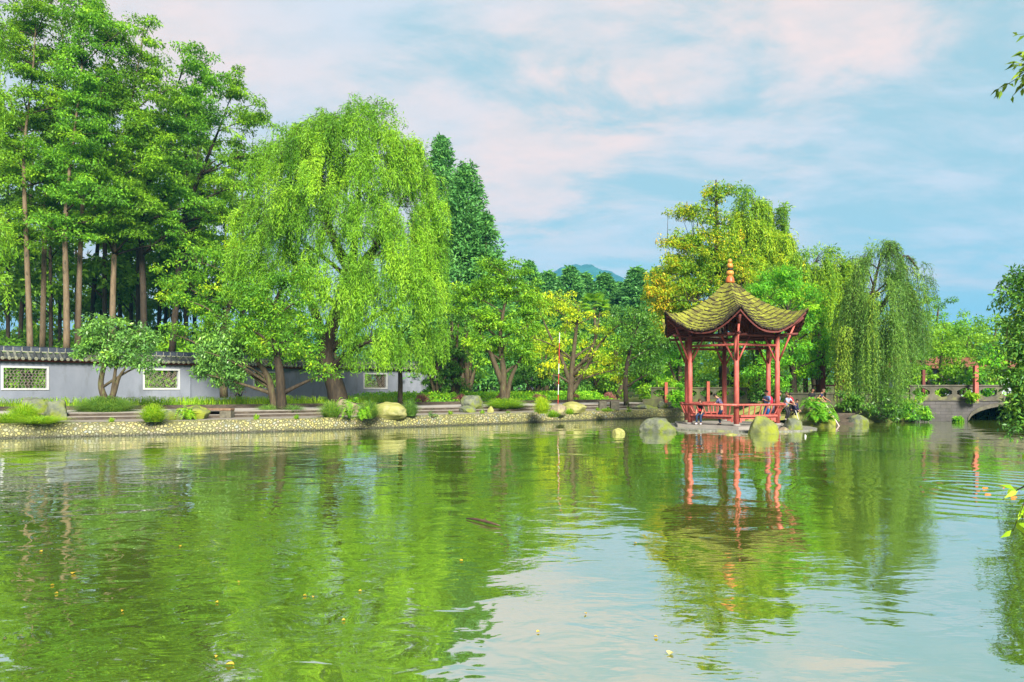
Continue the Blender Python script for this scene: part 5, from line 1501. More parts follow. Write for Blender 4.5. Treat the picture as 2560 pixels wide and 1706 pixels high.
    # orange carp breaking the surface
    for px, py, ln, ang, lab in ((2462, 1221, .66, 4, 'long orange carp at the surface, the farthest of the three'), (2470, 1237, .74, -3, 'orange carp just under the far one, half awash'), (2532, 1244, .55, 2, 'orange carp nearest the lime leaves at the frame edge')):
        Y = ground_depth(py, 0); c = P(px, py, Y); V = []; n = 14; s = np.linspace(-.5, .5, n)
        rad = .045 * np.sin((s + .5) * PI * .93 + .12) ** .8 * (1 - .25 * s) * .62
        pts = np.stack([c[0] + ln * s, c[1] + .02 * np.sin(s * 6), np.full(n, -.030)], 1)
        root = thing('carp', lab, 'fish', (c[0], c[1], 0), 'orange carp')
        m = MB(); m.tube(pts, rad, 10); m.build('body', MT['fish'], root, True)
        t = pts[-1]; m = MB(); m.add([t, t + np.array([.10, .01, .055]), t + np.array([.075, 0, 0]), t + np.array([.10, -.01, -.05]), t + np.array([0, .012, 0])], [(0, 1, 2), (0, 2, 3), (4, 2, 1), (4, 3, 2)]); m.build('tail_fin', MT['fish'], root)
        m = MB(); t = pts[5] + np.array([0, 0, rad[5] * .7]); m.add([t, t + np.array([.16, 0, 0]), t + np.array([.12, 0, .03]), t + np.array([.03, 0, .04]), t + np.array([.08, .008, .01])], [(0, 1, 2, 3), (0, 3, 4), (4, 2, 1)]); m.build('dorsal_fin', MT['fish'], root)
    # fallen leaves on the water
    pts = [(183, 1433), (141, 1483), (131, 1463), (102, 1379), (597, 1455), (762, 1489), (783, 1493), (542, 1506), (541, 1642), (575, 1661), (306, 1528), (859, 1551), (1464, 1534), (1675, 1633), (1345, 1580), (1640, 1592), (1153, 1402), (450, 1366),
           (1588, 1358), (900, 1478)]
    big = {9: 'largest bright yellow leaf floating near the bottom edge of the water', 13: 'pale yellow leaf floating on the sky reflection', 0: 'yellow curled leaf afloat in the dark left part of the pond'}
    for i, (px, py) in enumerate(pts):
        Y = ground_depth(py, .01); c = P(px, py, Y); L_ = .065 if i in big else .032 if py > 1450 else .045
        th = RNG.random() * 6.28; d = np.array([math.cos(th), math.sin(th), 0]); s = np.array([-d[1], d[0], 0]); V = []; w = [.0, .34, .46, .36, .0]
        for q, ww in enumerate(w):
            x = q / 4 - .5
            V += [d * x * L_ + s * ww * L_ + np.array([0, 0, .014 + .02 * ww]), d * x * L_ + np.array([0, 0, .008]), d * x * L_ - s * ww * L_ + np.array([0, 0, .012 + .016 * ww])]
        V = np.array(V) + np.array([c[0], c[1], 0])
        Fs = [(3 * q + a, 3 * q + a + 1, 3 * q + a + 4, 3 * q + a + 3) for q in range(4) for a in (0, 1)]
        o = mesh('fallen_leaf', V, Fs, MT['leaf_fallen'], tint=np.full(len(V), .5 if i != 13 else 1), origin=(c[0], c[1], 0))
        tag(o, big.get(i, 'small yellow fallen leaf floating on the green pond'), 'leaf', 'fallen leaves on the pond')


def build_trees():
    BL = broadleaf
    # --- tall trees behind the wall
    kw = dict(leaf='leaf_tall', bark='bark_tan', rc=.76, dens=.80, n_per=130, L=.25, W=.11, flat=.36, K=16, group='tall trees behind the grey wall', up=1.0, twig=.03, shell=1.7, rise=.35)
    tall = [
        ('tall tree at the far left, tan trunk leaning outward behind the wall', 54, [(76, 880), (72, 760), (64, 560), (60, 380), (80, 200), (90, 60)], [.34, .30, .24, .16, .10, .05],
         [(50, 560, 100, 60), (20, 440, 80, 60), (100, 420, 80, 50), (30, 300, 90, 60), (90, 190, 90, 60), (30, 110, 90, 60), (110, 30, 90, 50), (40, 370, 90, 60), (90, 250, 80, 50), (20, 30, 80, 60), (60, 600, 70, 30)]),
        ('tall tree second from left, spotted tan trunk behind the wall', 57, [(106, 880), (109, 720), (112, 560), (118, 380), (150, 200), (160, 20)], [.33, .29, .24, .17, .10, .05],
         [(130, 510, 100, 50), (180, 430, 80, 45), (150, 330, 100, 55), (200, 220, 80, 50), (130, 130, 100, 60), (190, 20, 90, 50), (120, -60, 90, 50), (150, 260, 80, 60), (130, 420, 70, 50), (200, 580, 60, 30)]),
        ('tall forked tree behind the wall, left of the small twisted tree', 53, [(167, 880), (166, 740), (163, 600), (170, 460), (190, 300), (210, 120)], [.36, .31, .26, .20, .12, .05],
         [(170, 560, 100, 45), (240, 490, 80, 50), (160, 400, 80, 60), (230, 330, 90, 50), (220, 200, 80, 60), (250, 80, 80, 50), (210, 40, 60, 40), (200, 140, 70, 50), (210, 270, 70, 60), (190, 470, 70, 50)]),
        ('tall straight tan tree beside the forked one behind the wall', 55, [(194, 880), (197, 740), (203, 580), (215, 420), (250, 250), (270, 100)], [.35, .30, .24, .17, .10, .05],
         [(250, 570, 90, 40), (300, 520, 70, 45), (280, 420, 90, 50), (320, 330, 80, 55), (260, 270, 80, 50), (300, 190, 80, 50), (270, 90, 70, 50), (240, 50, 60, 35), (300, 470, 70, 50), (310, 260, 60, 50), (260, 380, 70, 50)]),
        ('tall tree directly behind the small twisted tree', 56, [(280, 880), (283, 720), (288, 560), (290, 420), (330, 250), (362, 60)], [.36, .31, .25, .18, .11, .04],
         [(320, 590, 90, 35), (380, 520, 70, 45), (370, 430, 90, 45), (350, 330, 80, 50), (400, 240, 70, 55), (345, 170, 60, 55), (368, 105, 50, 45), (366, 52, 36, 32), (340, 480, 70, 40), (400, 380, 60, 50), (390, 180, 50, 40)]),
        ('tall dark trunked tree between the twisted tree and the willow', 58, [(361, 880), (358, 720), (354, 560), (380, 420), (420, 280), (478, 120)], [.40, .36, .30, .22, .13, .04],
         [(430, 590, 80, 40), (470, 510, 80, 45), (440, 400, 80, 50), (470, 320, 80, 50), (500, 240, 60, 55), (480, 160, 55, 55), (520, 190, 50, 40), (475, 115, 36, 28), (440, 470, 60, 40), (530, 280, 50, 50), (420, 330, 50, 50)]),
        ('leaning dark tree at the right end of the tall group', 60, [(430, 880), (445, 700), (455, 560), (500, 440), (545, 330), (585, 220)], [.40, .36, .32, .22, .12, .04],
         [(520, 610, 80, 35), (560, 540, 80, 45), (560, 450, 80, 50), (590, 370, 70, 50), (610, 300, 60, 50), (600, 230, 55, 50), (640, 290, 40, 45), (645, 380, 40, 35), (586, 185, 34, 26)])]
    for i, (lab, Y, tr, rad, ells) in enumerate(tall):
        k = dict(kw); rad = [r_ * .70 for r_ in rad]
        if i in (2, 5): k['leaf'] = 'leaf_tall_b'
        if i >= 5: k['bark'] = 'bark_dark'
        BL('tall_tree', lab, 'tree', Y, tr, rad, ells, **k)
    # two limbs of foliage in front: low pads of the shaded understorey
    protos = []
    for j in range(3):
        Y0 = 70; px = 1280
        h = (0, 40, -30)[j]
        protos.append(BL('wood_tree', 'slim dark tree deep in the shaded wood behind the wall', 'tree', Y0, [(px, 905), (px + h * .2, 700), (px + h, 420), (px + h * 1.2, 240)], [.22, .19, .13, .05],
                         [(px + h * .6, 640, 70, 60), (px + h * .8 + 40, 540, 70, 60), (px + h - 40, 450, 70, 60), (px + h, 350, 80, 60), (px + h * 1.2, 260, 60, 55)], 'leaf_back', 'bark_dark', rc=1.3, dens=.62, n_per=95, L=.52, W=.24, flat=.4, K=8,
                         group='slim trees deep in the wood', twig=.03, rise=.4))
    sp = [(20, 66), (48, 74), (128, 68), (150, 80), (225, 70), (246, 84), (262, 66), (305, 72), (328, 82), (345, 66), (392, 70), (410, 80), (465, 68), (488, 78), (530, 72), (-30, 62), (-70, 70), (70, 90), (190, 92), (290, 95), (372, 92), (440, 92), (560, 84), (610, 74), (-20, 84)]
    for i, (px, Y) in enumerate(sp):
        o = protos[i] if i < 3 else copy_tree(protos[i % 3])
        p = P(px, 900, Y); o.location = (p[0], Y, float(ground_z(p[0], Y)) - .1); o.rotation_euler.z = RNG.random() * 6.28
        s = RNG.uniform(.85, 1.15); o.scale = (s, s, s)
    # understorey between the trunks
    und = []
    for mat, lab in (('leaf_back', 'dark leafy undergrowth bush in the wood behind the wall'), ('leaf_tall_b', 'blue green sapling bush in the wood behind the wall'), ('leaf_mid', 'sunlit green bush between the trunks behind the wall')):
        und.append(bush('wood_bush', lab, 'bush', (0, 80, 0), 1.8, 1.8, 4.6, mat, .75, .8, 90, .34, .14, .5, group='bushes in the wood behind the wall'))
    sp = [(25, 62, 0, 1.2), (60, 70, 0, 1.4), (135, 62, 0, .9), (165, 72, 0, 1.4), (230, 62, 0, 1.0), (255, 76, 0, 1.5), (310, 62, 1, 1.25), (340, 70, 1, 1.5), (385, 63, 1, 1.1), (415, 68, 0, 1.5), (455, 64, 1, 1.3), (490, 70, 2, 1.4), (530, 66, 0, 1.5), (575, 72, 0, 1.6),
          (110, 84, 2, 1.5), (205, 72, 2, 1.7), (285, 70, 2, 1.8), (250, 66, 2, 1.5), (420, 62, 2, 1.4), (330, 64, 2, 1.3), (20, 74, 2, 1.5), (60, 80, 2, 1.7), (150, 66, 2, 1.3), (380, 76, 2, 1.7), (470, 76, 2, 1.7), (5, 78, 0, 1.5), (-40, 60, 0, 1.3), (620, 70, 0, 1.7), (670, 72, 0, 1.6), (720, 76, 0, 1.7), (355, 88, 0, 2.0), (440, 86, 0, 2.0), (520, 88, 0, 2.0), (-10, 92, 0, 1.9), (70, 94, 0, 1.9), (150, 96, 0, 2.0), (240, 98, 0, 2.0), (320, 100, 0, 2.1), (610, 92, 0, 2.1), (700, 94, 0, 2.1)]
    first = {0: True, 1: True, 2: True}
    for px, Y, ty, s in sp:
        o = und[ty] if first[ty] else copy_tree(und[ty]); first[ty] = False
        p = P(px, 900, Y); o.location = (p[0], Y, float(ground_z(p[0], Y))); o.rotation_euler.z = RNG.random() * 6.28; o.scale = (s, s, s * (1.7 if Y > 80 else 1.15))
    # --- trees on the quay and the border
    BL('twisted_tree', 'small twisted three stemmed tree with blue green leaves in a round planter', 'tree', 34.2, [(268, 1043), (262, 1000), (252, 960), (262, 905), (272, 850)], [.20, .17, .13, .11, .06],
       [(285, 830, 80, 34), (205, 875, 48, 24), (335, 880, 60, 32), (270, 860, 60, 30), (300, 905, 50, 18), (370, 905, 36, 20), (258, 800, 38, 24), (345, 850, 46, 28), (215, 850, 30, 14)], 'leaf_osman', 'bark_grey', rc=.42, dens=.95, n_per=85, L=.17, W=.075, flat=.55, K=10, twig=.012,
       stems=[[(266, 1030), (285, 985), (300, 940), (330, 900)], [(266, 1035), (280, 990), (288, 930), (296, 870)]], bias=.42)
    BL('yellow_green_tree', 'bushy yellow green tree with a dark forked trunk in the rectangular planter', 'tree', 36.9, [(706, 1036), (703, 1000), (700, 940), (690, 870), (680, 780), (715, 700)], [.30, .27, .24, .16, .10, .05],
       [(700, 760, 90, 70), (735, 695, 55, 40), (630, 790, 60, 60), (750, 830, 55, 50), (650, 840, 70, 44), (700, 880, 70, 28), (780, 890, 40, 34), (805, 930, 38, 26), (640, 720, 60, 40)], 'leaf_olive', 'bark_dark', rc=.50, dens=.95, n_per=95, L=.18, W=.075, flat=.6, K=12, twig=.014, bias=.40)
    BL('drooping_tree', 'drooping blue green tree whose crown hangs low before the lattice window', 'tree', 38.0, [(690, 1030), (680, 985), (668, 940), (630, 890), (580, 860)], [.22, .20, .17, .11, .05],
       [(545, 890, 65, 44), (600, 870, 60, 46), (520, 930, 40, 30), (575, 935, 55, 28), (560, 850, 60, 34), (590, 955, 22, 16)], 'leaf_osman', 'bark_grey', rc=.45, dens=1.0, n_per=95, L=.20, W=.075, flat=.75, K=8, twig=.012, bias=.40, droop=.25)
    BL('golden_tree', 'spreading yellow tipped tree in front of the wall, left of the great willow', 'tree', 45.5, [(560, 995), (556, 900), (560, 820), (580, 740), (600, 670)], [.26, .22, .18, .12, .05],
       [(450, 700, 66, 50), (520, 650, 70, 40), (580, 620, 56, 36), (480, 770, 80, 46), (560, 720, 70, 50), (440, 830, 46, 28), (620, 690, 50, 50), (530, 800, 70, 40), (410, 730, 36, 40)], 'leaf_olive', 'bark_grey', rc=.62, dens=.82, n_per=100, L=.20, W=.085, flat=.45, K=12, twig=.016, bias=.46)
    willow('great_willow', 'great bright green willow with a leaning trunk in the middle of the left bank', 42.0, [(848, 1012), (838, 965), (815, 885), (838, 790), (876, 700), (890, 560), (905, 420)], [.62, .56, .46, .40, .30, .18, .07],
           [(715, 410, 80, 60, -.5), (660, 540, 62, 84, 0), (632, 650, 42, 50, 0), (940, 450, 85, 60, -1, .5, 1.5), (900, 350, 120, 70, 0), (800, 400, 100, 70, 0), (1010, 440, 80, 80, 0), (820, 510, 120, 90, -1.5), (740, 360, 70, 40, 0), (1060, 540, 50, 70, 0), (940, 600, 110, 90, -1.5), (1050, 620, 60, 80, 0), (830, 680, 100, 80, -2.0), (1000, 740, 100, 70, -1.5), (1080, 730, 45, 50, 0),
            (720, 640, 70, 70, 0), (960, 850, 90, 40, -1.5), (760, 560, 80, 60, -1.5), (915, 790, 66, 40, -2.2), (700, 800, 44, 50, 1.5), (930, 860, 50, 30, -1.5), (1000, 890, 60, 26, -1), (1060, 830, 44, 40, -.5), (980, 680, 100, 60, -2), (900, 325, 80, 40, 0, .4, 1.1), (850, 400, 90, 50, -.5, .5, 1.4), (960, 380, 70, 50, -.5, .5, 1.3), (1070, 680, 50, 60, 0)], 'leaf_willow', 'bark_dark', 1350, 9, (.6, 2.0), .22, .046,
           stems=[[(818, 880), (780, 760), (730, 640), (700, 480)], [(878, 700), (950, 600), (1010, 490)], [(880, 690), (820, 560), (800, 400)]], arch=.55, floor=2.7, step=.065, loose=.22, jit=.13, tops=((930, 300, 75, 50, 60), (840, 330, 80, 40, 44), (730, 345, 60, 36, 26), (1030, 390, 50, 36, 22), (940, 262, 34, 16, 8), (705, 330, 20, 16, 5)), bias=.48)
    BL('slim_willow', 'slim dark trunk of a young willow right of the lichen boulder', 'tree', 43.3, [(1000, 1010), (1001, 960), (1000, 900), (1002, 840)], [.17, .15, .13, .06], [(990, 850, 55, 34), (1030, 840, 46, 30)], 'leaf_willow', 'bark_dark', rc=.5, dens=.8, n_per=60, L=.22, W=.055, K=5, droop=.3)
    BL('layered_tree', 'rounded green tree in layered tiers with a pale multi stemmed trunk', 'tree', 44.4, [(1262, 1020), (1258, 980), (1258, 920), (1250, 850), (1262, 760), (1280, 690)], [.27, .24, .20, .14, .09, .04],
       [(1250, 670, 66, 32), (1295, 720, 58, 40), (1180, 730, 60, 36), (1220, 790, 74, 36), (1310, 810, 52, 40), (1265, 860, 70, 32), (1190, 850, 44, 34), (1330, 760, 36, 30), (1160, 780, 36, 24), (1310, 880, 38, 26), (1240, 720, 60, 30)], 'leaf_mid', 'bark_grey', rc=.58, dens=1.2, n_per=110, L=.20, W=.085, flat=.42, K=13, twig=.014,
       stems=[[(1264, 1018), (1276, 950), (1300, 900), (1330, 850)], [(1256, 960), (1225, 880), (1200, 830), (1180, 780)]], bias=.42)
    BL('yellow_tree', 'sparse yellow tree with many visible thin limbs, right of the striped pole', 'tree', 47.5, [(1425, 1006), (1427, 960), (1432, 900), (1440, 830), (1448, 760)], [.24, .21, .17, .11, .04],
       [(1440, 790, 80, 36), (1375, 850, 56, 36), (1500, 880, 60, 38), (1400, 745, 60, 26), (1350, 770, 44, 26), (1540, 920, 50, 28), (1390, 920, 50, 24), (1470, 930, 50, 20), (1560, 950, 26, 14), (1500, 820, 40, 26), (1330, 830, 30, 20)], 'leaf_gold', 'bark_grey', rc=.55, dens=.56, n_per=70, L=.19, W=.09, flat=.45, K=16, twig=.018,
       stems=[[(1428, 985), (1460, 930), (1500, 860), (1560, 800)], [(1428, 970), (1405, 900), (1375, 840), (1350, 780)], [(1430, 940), (1480, 870), (1500, 780)]], bias=.30)
    BL('shady_tree', 'dark green tree with a slim black trunk left of the pavilion', 'tree', 46.4, [(1566, 1014), (1564, 970), (1566, 920), (1580, 860), (1600, 800)], [.18, .16, .14, .10, .04],
       [(1590, 850, 62, 46), (1620, 910, 52, 34), (1560, 800, 50, 34), (1650, 850, 40, 46), (1570, 930, 36, 20), (1610, 790, 40, 30)], 'leaf_dark', 'bark_dark', rc=.55, dens=1.0, n_per=100, L=.18, W=.075, flat=.5, K=9, twig=.014, bias=.55)
    # --- conifers
    def con(lab, px, ytop, Y, r, mat='leaf_conifer', n=260, **k):
        p = P(px, 0, Y); z = float(ground_z(p[0], Y)); return conifer('conifer', lab, (p[0], Y, z), P(0, ytop, Y)[2] - z, r, MT and mat, n=n, **k)
    con('tall dark conifer with a pointed top behind the great willow, the left of two', 1104, 352, 74, 5.6, n=460, n_per=46, L=.5, W=.17, power=.80, z0=.1, group='pair of tall conifers')
    con('broad tall conifer right behind the willow, the right of two', 1166, 418, 70, 6.6, n=560, n_per=46, L=.5, W=.17, power=.85, z0=.1, group='pair of tall conifers')
    con('lower broad conifer at the right foot of the tall pair', 1215, 540, 68, 3.3, n=300, n_per=40, L=.5, W=.18, power=.6, group='pair of tall conifers')
    far = [(1322, 660, 105, 4.6), (1345, 690, 118, 5.2), (1372, 684, 112, 5.0), (1397, 698, 125, 5.4), (1425, 673, 104, 5.0), (1463, 688, 110, 4.8), (1510, 690, 106, 5.6), (1548, 712, 120, 5.6), (1592, 675, 100, 5.4), (1616, 690, 104, 5.4), (1640, 676, 108, 4.2), (1576, 705, 115, 5.2), (1485, 715, 124, 5.4)]
    words = ['first', 'second', 'third', 'fourth', 'fifth', 'sixth', 'seventh', 'eighth', 'ninth', 'tenth', 'eleventh', 'twelfth', 'thirteenth']
    order = sorted(range(len(far)), key=lambda i: far[i][0])
    pr = None
    for k, i in enumerate(order):
        px, yt, Y, r = far[i]; p = P(px, 0, Y); z = float(ground_z(p[0], Y)); h = P(0, yt, Y)[2] - z
        if pr is None:
            pr = conifer('far_conifer', '', (p[0], Y, z), 22, 5.0, 'leaf_conifer', n=300, n_per=36, L=.75, W=.30, power=.75, group='far conifers below the blue hill'); o = pr
        else: o = copy_tree(pr)
        o['label'] = words[k] + ' conifer from the left in the far row below the blue hill'
        o.location = (p[0], Y, z); o.scale = (r / 5.0, r / 5.0, h / 22); o.rotation_euler.z = RNG.random() * 6
    # --- shrubs and trees that fill the middle distance
    fill = [  # px, base row, half width px, top row, Y, material, words
        (1135, 990, 46, 740, 52, 'leaf_dark', 'dark evergreen shrub between the willow and the layered tree'), (1090, 990, 40, 820, 51, 'leaf_dark', 'dark evergreen bush just behind the slim willow trunk'), (1170, 985, 60, 690, 60, 'leaf_mid', 'green tree behind the layered tree on its left'),
        (1340, 985, 44, 850, 56, 'leaf_dark', 'dark shrub in front of the far wall, left of the striped pole'), (1280, 985, 50, 900, 58, 'leaf_dark', 'dark low shrub behind the layered tree trunk'), (1360, 980, 60, 760, 66, 'leaf_yellow', 'yellow green tree behind the striped pole'),
        (1310, 985, 60, 720, 72, 'leaf_mid', 'green tree right behind the layered tree'), (1500, 985, 70, 790, 62, 'leaf_mid', 'green tree behind the yellow tree on its right'), (1450, 980, 60, 900, 60, 'leaf_dark', 'dark hedge shrub behind the yellow tree'), (1545, 985, 70, 780, 58, 'leaf_mid', 'leafy green tree behind the shady tree'),
        (1620, 985, 76, 735, 60, 'leaf_maple', 'vine green tree high behind the shady tree, left of the pavilion'), (1700, 985, 70, 800, 57, 'leaf_maple', 'green tree seen through the left side of the pavilion'), (1650, 985, 50, 900, 53, 'leaf_mid', 'green shrub behind the terrace balustrade'),
        (1790, 985, 60, 860, 54, 'leaf_mid', 'green bush seen through the middle of the pavilion'), (1745, 985, 50, 900, 52.5, 'leaf_dark', 'dark bush behind the balustrade seen through the pavilion'), (1870, 1000, 60, 900, 50, 'leaf_mid', 'leafy shrub on the bank right behind the pavilion'),
        (1930, 1010, 56, 930, 45.5, 'leaf_dark', 'dark shrub on the bank behind the blue clad women'), (1400, 985, 70, 740, 84, 'leaf_mid', 'distant green tree below the far conifers'), (1470, 985, 70, 760, 88, 'leaf_dark', 'distant dark tree below the far conifers'), (1560, 985, 80, 750, 86, 'leaf_dark', 'distant dark tree left of the autumn tree'),
        (2330, 965, 64, 735, 66, 'leaf_mid', 'distant green tree behind the bridge, right of the old willow'), (2405, 965, 70, 760, 70, 'leaf_mid', 'distant loose green tree behind the grey house'), (2470, 965, 66, 780, 62, 'leaf_mid', 'green tree behind the glossy bush'), (2345, 960, 60, 800, 53, 'leaf_mid', 'leafy tree over the bridge in front of the house'),
        (2410, 960, 64, 800, 52, 'leaf_mid', 'bushy tree over the bridge just left of its tall red post'), (2470, 975, 46, 850, 49, 'leaf_maple', 'lime green shrub at the bridge beside the red post'), (2095, 985, 60, 780, 56, 'leaf_dark', 'dark tree in the shade behind the old willow'), (2250, 985, 70, 780, 55, 'leaf_dark', 'dark tree behind the right half of the old willow'),
        (2180, 985, 60, 720, 60, 'leaf_mid', 'green tree behind the old willow'), (2040, 985, 60, 760, 58, 'leaf_mid', 'green tree behind the feathery tree'), (2300, 985, 40, 880, 51, 'leaf_mid', 'bush behind the left end of the bridge balustrade'), (2370, 990, 60, 955, 47.5, 'cover', 'low bright hedge seen through the balustrade openings, left part'), (2450, 990, 60, 955, 47.5, 'cover', 'low bright hedge seen through the balustrade openings, right part'),
        (2330, 960, 80, 715, 84, 'leaf_tall_b', 'far bluish tree behind the old willow on its right'), (2420, 960, 80, 770, 90, 'leaf_tall_b', 'far bluish tree above the grey house'), (2540, 960, 80, 760, 80, 'leaf_mid', 'far green tree at the right frame edge'), (960, 985, 60, 780, 72, 'leaf_dark', 'dark tree behind the right half of the great willow'), (860, 990, 60, 760, 68, 'leaf_dark', 'dark tree behind the great willow trunk'), (760, 990, 60, 740, 70, 'leaf_dark', 'dark tree behind the left half of the great willow'),
        (1820, 985, 70, 790, 62, 'leaf_maple', 'green tree behind the pavilion under the autumn tree'), (1900, 985, 60, 800, 60, 'leaf_mid', 'green tree behind the right columns of the pavilion'), (1700, 985, 60, 760, 72, 'leaf_dark', 'dark tree behind the pavilion on its left')]
    for px, yb, hw, yt, Y, mat, lab in fill:
        p = P(px, yb, Y); z = float(ground_z(p[0], Y)); a = hw / F * Y; h = max(.6, P(0, yt, Y)[2] - z)
        rc = max(.28, min(.75, a * .30)); L = .15 + .002 * Y
        bush('shrub' if h < 4 else 'tree', lab, 'shrub' if h < 4 else 'tree', (p[0], Y, z), a, a * .8, h, mat, rc, .75, 90, L, L * .45, .5)
    # flowering yellow sprigs between
    # the wood beyond everything, too far to tell the trees apart
    n = 1200; X = RNG.uniform(-135, 125, n); Yw = RNG.uniform(122, 165, n); hh = RNG.random(n) ** .7
    C = np.stack([X, Yw, 2.5 + hh * (9 + 3 * np.sin(X * .21) + 2 * np.sin(X * .57 + 1))], 1); lv = Leaves()
    clump_leaves(lv, C, RNG.uniform(1.6, 2.8, n), 60, .95, .42, .8); o = lv.build('woods', MT['leaf_back'], origin=tuple(C.mean(0))); tag(o, 'far wood closing the view behind the garden', 'wood', kind='stuff')
    # palm behind the yellow tree
    p = P(1486, 800, 72); z = float(ground_z(p[0], 72)); pt_ = P(1486, 770, 72)
    palm = thing('palm_tree', 'fan palm with spiky leaves behind the yellow tree', 'tree', (p[0], 72, z)); m = MB(); m.tube([(p[0], 72, z), (p[0] + .2, 72, (z + pt_[2]) / 2), tuple(pt_)], [.2, .17, .15], 8); m.build('trunk', MT['bark_grey'], palm, True)
    lv = Leaves()
    for i in range(34):
        th = RNG.random() * 6.28; el = RNG.uniform(-.5, 1.2); d = np.array([math.cos(th) * math.cos(el), math.sin(th) * math.cos(el), math.sin(el)]); hub = pt_ + d * 1.1
        n = 22; s = nrm(np.cross(d, (0, 0, 1.0))); u = np.cross(s, d); a = np.linspace(-1.7, 1.7, n)
        ax = np.cos(a)[:, None] * d + np.sin(a)[:, None] * s - .15 * u; lv.add(np.tile(hub, (n, 1)), ax, np.tile(u, (n, 1)), .85, .09, RNG.normal(.5, .12, n), .25)
    lv.build('crown', MT['leaf_mid'], palm)
    # --- trees behind and right of the pavilion
    BL('autumn_tree', 'tall loose tree turning yellow and orange behind the pavilion', 'tree', 54, [(1812, 1000), (1806, 850), (1798, 700), (1792, 560), (1790, 450)], [.42, .36, .28, .16, .05],
       [(1788, 478, 36, 32), (1832, 470, 18, 26), (1750, 530, 40, 20), (1700, 532, 34, 14), (1800, 560, 46, 40), (1720, 600, 54, 28), (1668, 606, 24, 14), (1790, 640, 70, 44), (1690, 660, 56, 26), (1650, 690, 34, 24), (1740, 700, 80, 44), (1830, 700, 60, 50), (1670, 750, 56, 40), (1640, 730, 24, 24), (1740, 790, 70, 50), (1860, 770, 50, 40), (1660, 810, 40, 40), (1760, 650, 90, 60), (1720, 760, 90, 60), (1830, 640, 50, 60), (1850, 730, 60, 60), (1690, 720, 60, 60)],
       'leaf_ginkgo', 'bark_dark', rc=.46, dens=1.6, n_per=54, L=.20, W=.09, warm=(1715, .20), droop=.25, flat=.85, K=22, twig=.02, rise=.12, bias=.30, tint_var=.13)
    willow('weeping_cypress', 'weeping feathery tree with a pointed top right of the autumn tree', 58, [(1900, 1000), (1897, 800), (1893, 600), (1878, 490)], [.36, .30, .18, .05], [(1880, 520, 36, 26), (1930, 560, 40, 34), (1890, 590, 50, 40), (1950, 640, 34, 44), (1860, 560, 24, 30), (1900, 660, 50, 40), (1920, 620, 60, 50), (1880, 700, 60, 50), (1950, 700, 40, 40)],
           'leaf_yellow', 'bark_grey', 330, 9, (.8, 2.4), .30, .07, arch=.7, bias=.30, tops=((1872, 486, 16, 16, 7), (1905, 510, 26, 16, 8), (1955, 525, 16, 16, 5)))
    BL('feathery_tree', 'fresh green feathery tree just right of the pavilion', 'tree', 45.5, [(1985, 1000), (1982, 930), (1975, 850), (1968, 760)], [.24, .20, .14, .05],
       [(1925, 730, 66, 44), (1985, 720, 50, 40), (2000, 800, 72, 46), (1940, 830, 66, 46), (2030, 760, 40, 50), (1990, 890, 70, 44), (2060, 850, 34, 44), (1920, 900, 60, 40), (1950, 680, 44, 24), (1960, 950, 60, 28), (2040, 920, 34, 26)], 'leaf_maple', 'bark_dark', rc=.62, dens=1.0, n_per=115, L=.22, W=.075, flat=.55, K=12, twig=.016, bias=.46)
    willow('pale_willow', 'pale willow between the feathery tree and the old willow', 52, [(2050, 985), (2046, 850), (2040, 740), (2035, 660)], [.30, .24, .16, .05], [(2000, 680, 40, 34), (2060, 670, 46, 34), (2030, 730, 50, 40), (2080, 740, 34, 40), (1985, 660, 30, 24), (1960, 690, 40, 30), (2090, 690, 30, 40)], 'leaf_yellow', 'bark_dark', 260, 8, (1.2, 3.6), .26, .055, arch=.7, bias=.28, floor=2.6,
           tops=((2030, 628, 24, 12, 6), (2075, 636, 30, 14, 7)))
    willow('old_willow', 'old drooping willow with long strands hanging to the water on the right', 42.8, [(2187, 1000), (2184, 920), (2172, 830), (2180, 740), (2200, 650)], [.26, .22, .19, .13, .05],
           [(2190, 655, 56, 40, 0, 1.0, 2.6), (2238, 640, 34, 40, 0, 1.2, 3.0), (2250, 720, 46, 60, 0, 2.0, 5.0), (2140, 720, 50, 46, 0, 1.6, 4.0), (2200, 760, 70, 60, -1, 2.5, 5.6), (2120, 800, 30, 50, 0, 1.4, 3.6), (2160, 820, 50, 30, -1.6, 3, 5.8), (2280, 760, 22, 60, 0, 2.0, 3.6), (2230, 850, 50, 30, -1.4, 2.5, 4.4), (2300, 690, 8, 6, 0, 1.2, 2.4)],
           'leaf_willow_old', 'bark_dark', 190, 9, (1.6, 5), .20, .040, loose=.12, jit=.10, stems=[[(2182, 900), (2140, 800), (2110, 720)], [(2176, 820), (2230, 720), (2260, 640), (2296, 674)]], arch=.75, floor=.35, bias=.42, tops=((2205, 622, 40, 16, 9), (2160, 650, 40, 18, 8)), step=.085)
    # undergrowth on the willow bank
    for px, py, hw, hh, Y, mat, lab in ((2215, 1046, 50, 66, 40.6, 'leaf_dark', 'spreading dark bush at the water under the old willow'), (2275, 1046, 44, 80, 42.0, 'fern', 'ferny bush with yellowed fronds at the left end of the bridge'), (2240, 1000, 60, 50, 43.0, 'leaf_dark', 'dark bush on the bank above the ferny one'), (2312, 1046, 16, 30, 41.9, 'cover', 'small bright plant at the foot of the bridge wall'),
                                        (2120, 1020, 34, 50, 41.0, 'leaf_dark', 'reddish green bush on the terrace wall face'), (2395, 1054, 12, 13, 42.0, 'fern', 'small tuft growing at the spring of the bridge arch'), (2430, 1005, 16, 26, 42.2, 'leaf_mid', 'little plant rooted in the bridge wall beside the red post'),
                                        (1700, 1015, 30, 62, 47.4, 'leaf_maple', 'bright green shrub behind the left column of the pavilion')):
        p = P(px, py, Y); a = hw / F * Y; h = hh / F * Y
